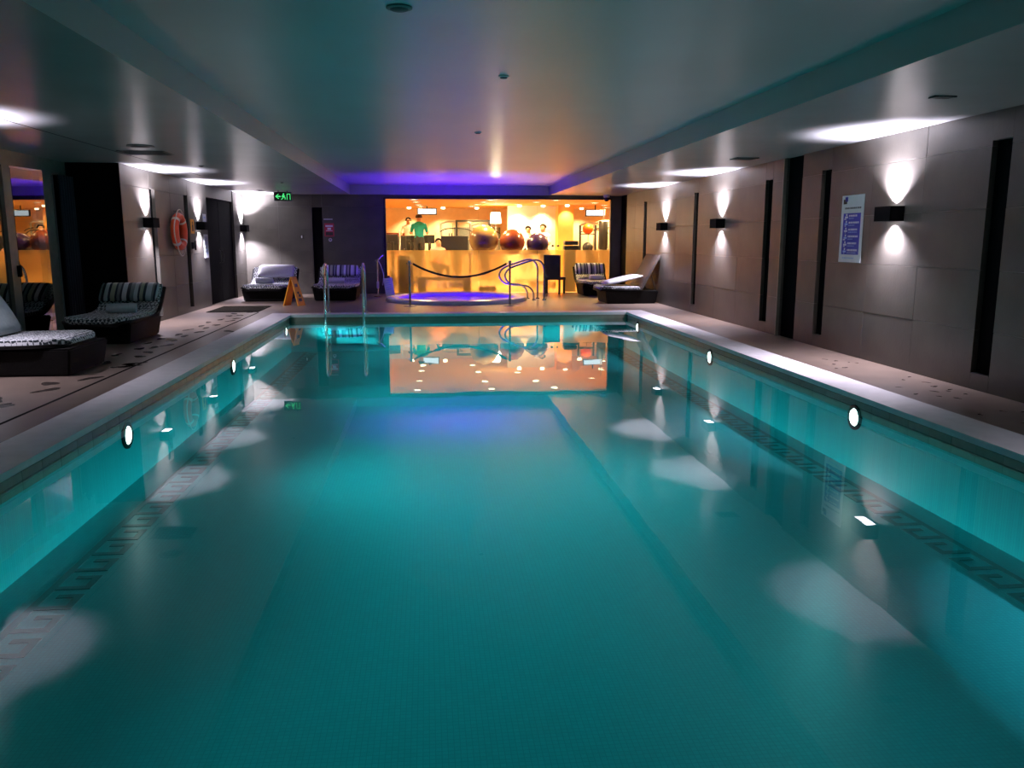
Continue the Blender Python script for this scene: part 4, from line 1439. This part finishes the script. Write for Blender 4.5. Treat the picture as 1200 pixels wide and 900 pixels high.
def stand_pose(dx=0, lean=0.0, arms='forward', z0=0.0):
    J = dict(pelvis=(0, 0, .95), waist=(0, .01 + lean * .2, 1.10), chest=(0, .02 + lean * .6, 1.28), upper=(0, lean, 1.43), neck=(0, .01 + lean * 1.1, 1.53),
             jaw=(0, .035 + lean * 1.2, 1.59), head=(0, .03 + lean * 1.3, 1.66), crown=(0, .02 + lean * 1.3, 1.73),
             shl=(-.19, lean, 1.42), shr=(.19, lean, 1.42), hpl=(-.10, 0, .90), hpr=(.10, 0, .90), knl=(-.11, .05, .50), knr=(.11, .02, .50),
             anl=(-.11, 0, .08), anr=(.11, -.03, .08), tol=(-.12, .16, .04), tor=(.12, .13, .04))
    if arms == 'forward':
        J.update(ell=(-.27, .10 + lean, 1.16), elr=(.27, .10 + lean, 1.16), wrl=(-.28, .34 + lean, 1.20), wrr=(.28, .34 + lean, 1.20))
    elif arms == 'down':
        J.update(ell=(-.24, -.02, 1.14), elr=(.24, -.02, 1.14), wrl=(-.25, .10, .90), wrr=(.25, .10, .90))
    else:
        J.update(ell=(-.25, .05, 1.15), elr=(.27, .08, 1.18), wrl=(-.16, .26, 1.20), wrr=(.12, .26, 1.38))
    return J

def sit_pose(h=.5):
    return dict(pelvis=(0, 0, h + .08), waist=(0, .02, h + .24), chest=(0, .04, h + .42), upper=(0, .05, h + .57), neck=(0, .06, h + .66), jaw=(0, .09, h + .72),
                head=(0, .085, h + .79), crown=(0, .075, h + .86), shl=(-.19, .05, h + .55), shr=(.19, .05, h + .55), ell=(-.24, .16, h + .30), elr=(.24, .16, h + .30),
                wrl=(-.18, .36, h + .33), wrr=(.18, .36, h + .33), hpl=(-.10, .02, h + .06), hpr=(.10, .02, h + .06), knl=(-.13, .44, h + .06), knr=(.13, .44, h + .06),
                anl=(-.13, .46, .09), anr=(.13, .46, .09), tol=(-.13, .62, .05), tor=(.13, .62, .05))
person('person in teal T-shirt and dark trousers seen from behind on a stepping machine', (-.24, 27.08, .54), 0, stand_pose(arms='forward', lean=.05), ('teal', 'dark', 'mach'))
person('person in white top facing the glass on the machine beside the teal shirt', (-.62, 29.3, .54), PI, stand_pose(arms='forward', lean=.03), ('wshirt', 'dark', 'wshirt'), scale=.97)
person('person in pink top sitting low beside the black treadmill', (.32, 25.3, 0), PI + .4, sit_pose(.64), ('pshirt', 'dark', 'wshirt'))
person('person in lilac and white top holding a towel behind the violet ball', (3.62, 25.7, .205), PI - .7, stand_pose(arms='hold'), ('lshirt', 'dark', 'wshirt'))
person('slight person in pale top far behind the maroon ball', (3.32, 27.2, .205), PI, stand_pose(arms='down'), ('wshirt', 'dark', 'wshirt'), scale=.98)
st = thing('gym_stool', 'low black seat under the person in pink', 'stool', (.32, 25.3, 0))
b = bm_new(); lathe(b, [(0, .52), (.19, .52), (.2, .55), (.19, .585), (0, .59)], 20); obj('seat', b, 'mach', st, True)
b = bm_new(); lathe(b, [(.20, 0), (.19, .02), (.03, .04), (.03, .53)], 16); obj('pedestal', b, 'mach', st, True)
for x, y, lb in ((3.62, 25.7, 'black aerobic step under the person with the towel'), (3.32, 27.2, 'black aerobic step under the slight person in pale top')):
    t = thing('aerobic_step', lb, 'step', (x, y, 0), 0)
    b = bm_new(); box(b, -.4, .4, -.2, .2, .14, .205, .02); obj('platform', b, 'mach', t)
    for s in (-1, 1):
        b = bm_new(); box(b, s * .3 - .07, s * .3 + .07, -.18, .18, 0, .14, .01); obj('riser', b, 'mach', t)

# more machines in the busy gym
def elliptical(loc, rz, label):
    t = thing('elliptical_trainer', label, 'cross trainer', loc, rz)
    b = bm_new(); box(b, -.22, .22, -.75, .7, .02, .10, .02); obj('base', b, 'machgrey', t)
    b = bm_new(); lathe(b, [(0, -.06), (.28, -.06), (.31, -.03), (.31, .03), (.28, .06), (0, .06)], 20, 'X', (0, .45, .42)); obj('flywheel', b, 'mach', t, True)
    b = bm_new(); box(b, -.05, .05, .38, .50, .1, 1.45, .02); obj('column', b, 'mach', t)
    b = bm_new(); box(b, -.17, .17, .34, .42, 1.38, 1.66, .02); c = obj('console', b, 'mach', t)
    b = bm_new(); box(b, -.13, .13, .333, .341, 1.44, 1.62); obj('screen', b, 'screen', c)
    for s in (-1, 1):
        b = bm_new(); tube(b, smooth_path([(s * .20, .45, .55), (s * .21, .40, 1.1), (s * .22, .18 + s * .12, 1.55), (s * .20, .10 + s * .12, 1.78)], 5), .022, 8); obj('arm', b, 'machgrey', t, True)
        b = bm_new(); box(b, s * .13 - .07, s * .13 + .07, -.55 + s * .1, -.15 + s * .1, .28 + s * .08, .32 + s * .08, .01); obj('pedal', b, 'mach', t)
    return t
elliptical((-1.02, 25.3, 0), PI, 'silver and black cross trainer at the left end of the glass')
elliptical((.10, 28.75, 0), PI, 'silver and black cross trainer right of the man in teal')
elliptical((6.15, 26.6, 0), PI, 'silver and black cross trainer at the right end of the glass')
t = thing('punch_bag', 'dark punch bag hanging from the gym ceiling right of the orange ball', 'punch bag', (5.62, 26.2, GCZ))
b = bm_new(); lathe(b, [(0, -1.45), (.13, -1.45), (.15, -1.40), (.15, -.60), (.13, -.55), (0, -.54)], 20); obj('bag', b, 'mach', t, True)
b = bm_new(); tube(b, [(0, 0, -.56), (0, 0, 0)], .012, 6); obj('chain', b, 'machgrey', t)
t = thing('power_rack', 'black power rack with crossed bars beyond the bronze ball', 'weight machine', (1.55, 27.9, 0))
for x in (-.55, .55):
    b = bm_new(); box(b, x - .035, x + .035, -.035, .035, 0, 2.15, .004); obj('upright', b, 'mach', t)
b = bm_new(); box(b, -.58, .58, -.03, .03, 2.09, 2.15, .004); obj('crossbar', b, 'mach', t)
b = bm_new(); tube(b, [(-.95, -.08, 1.52), (.95, -.08, 1.52)], .014, 8); br_ = obj('barbell', b, 'chrome', t, True)
for x in (-.80, -.72, .72, .80):
    b = bm_new(); lathe(b, [(0, -.02), (.20, -.02), (.21, 0), (.20, .02), (0, .02)], 20, 'X', (x, -.08, 1.52)); obj('weight_plate', b, 'mach', br_, True)
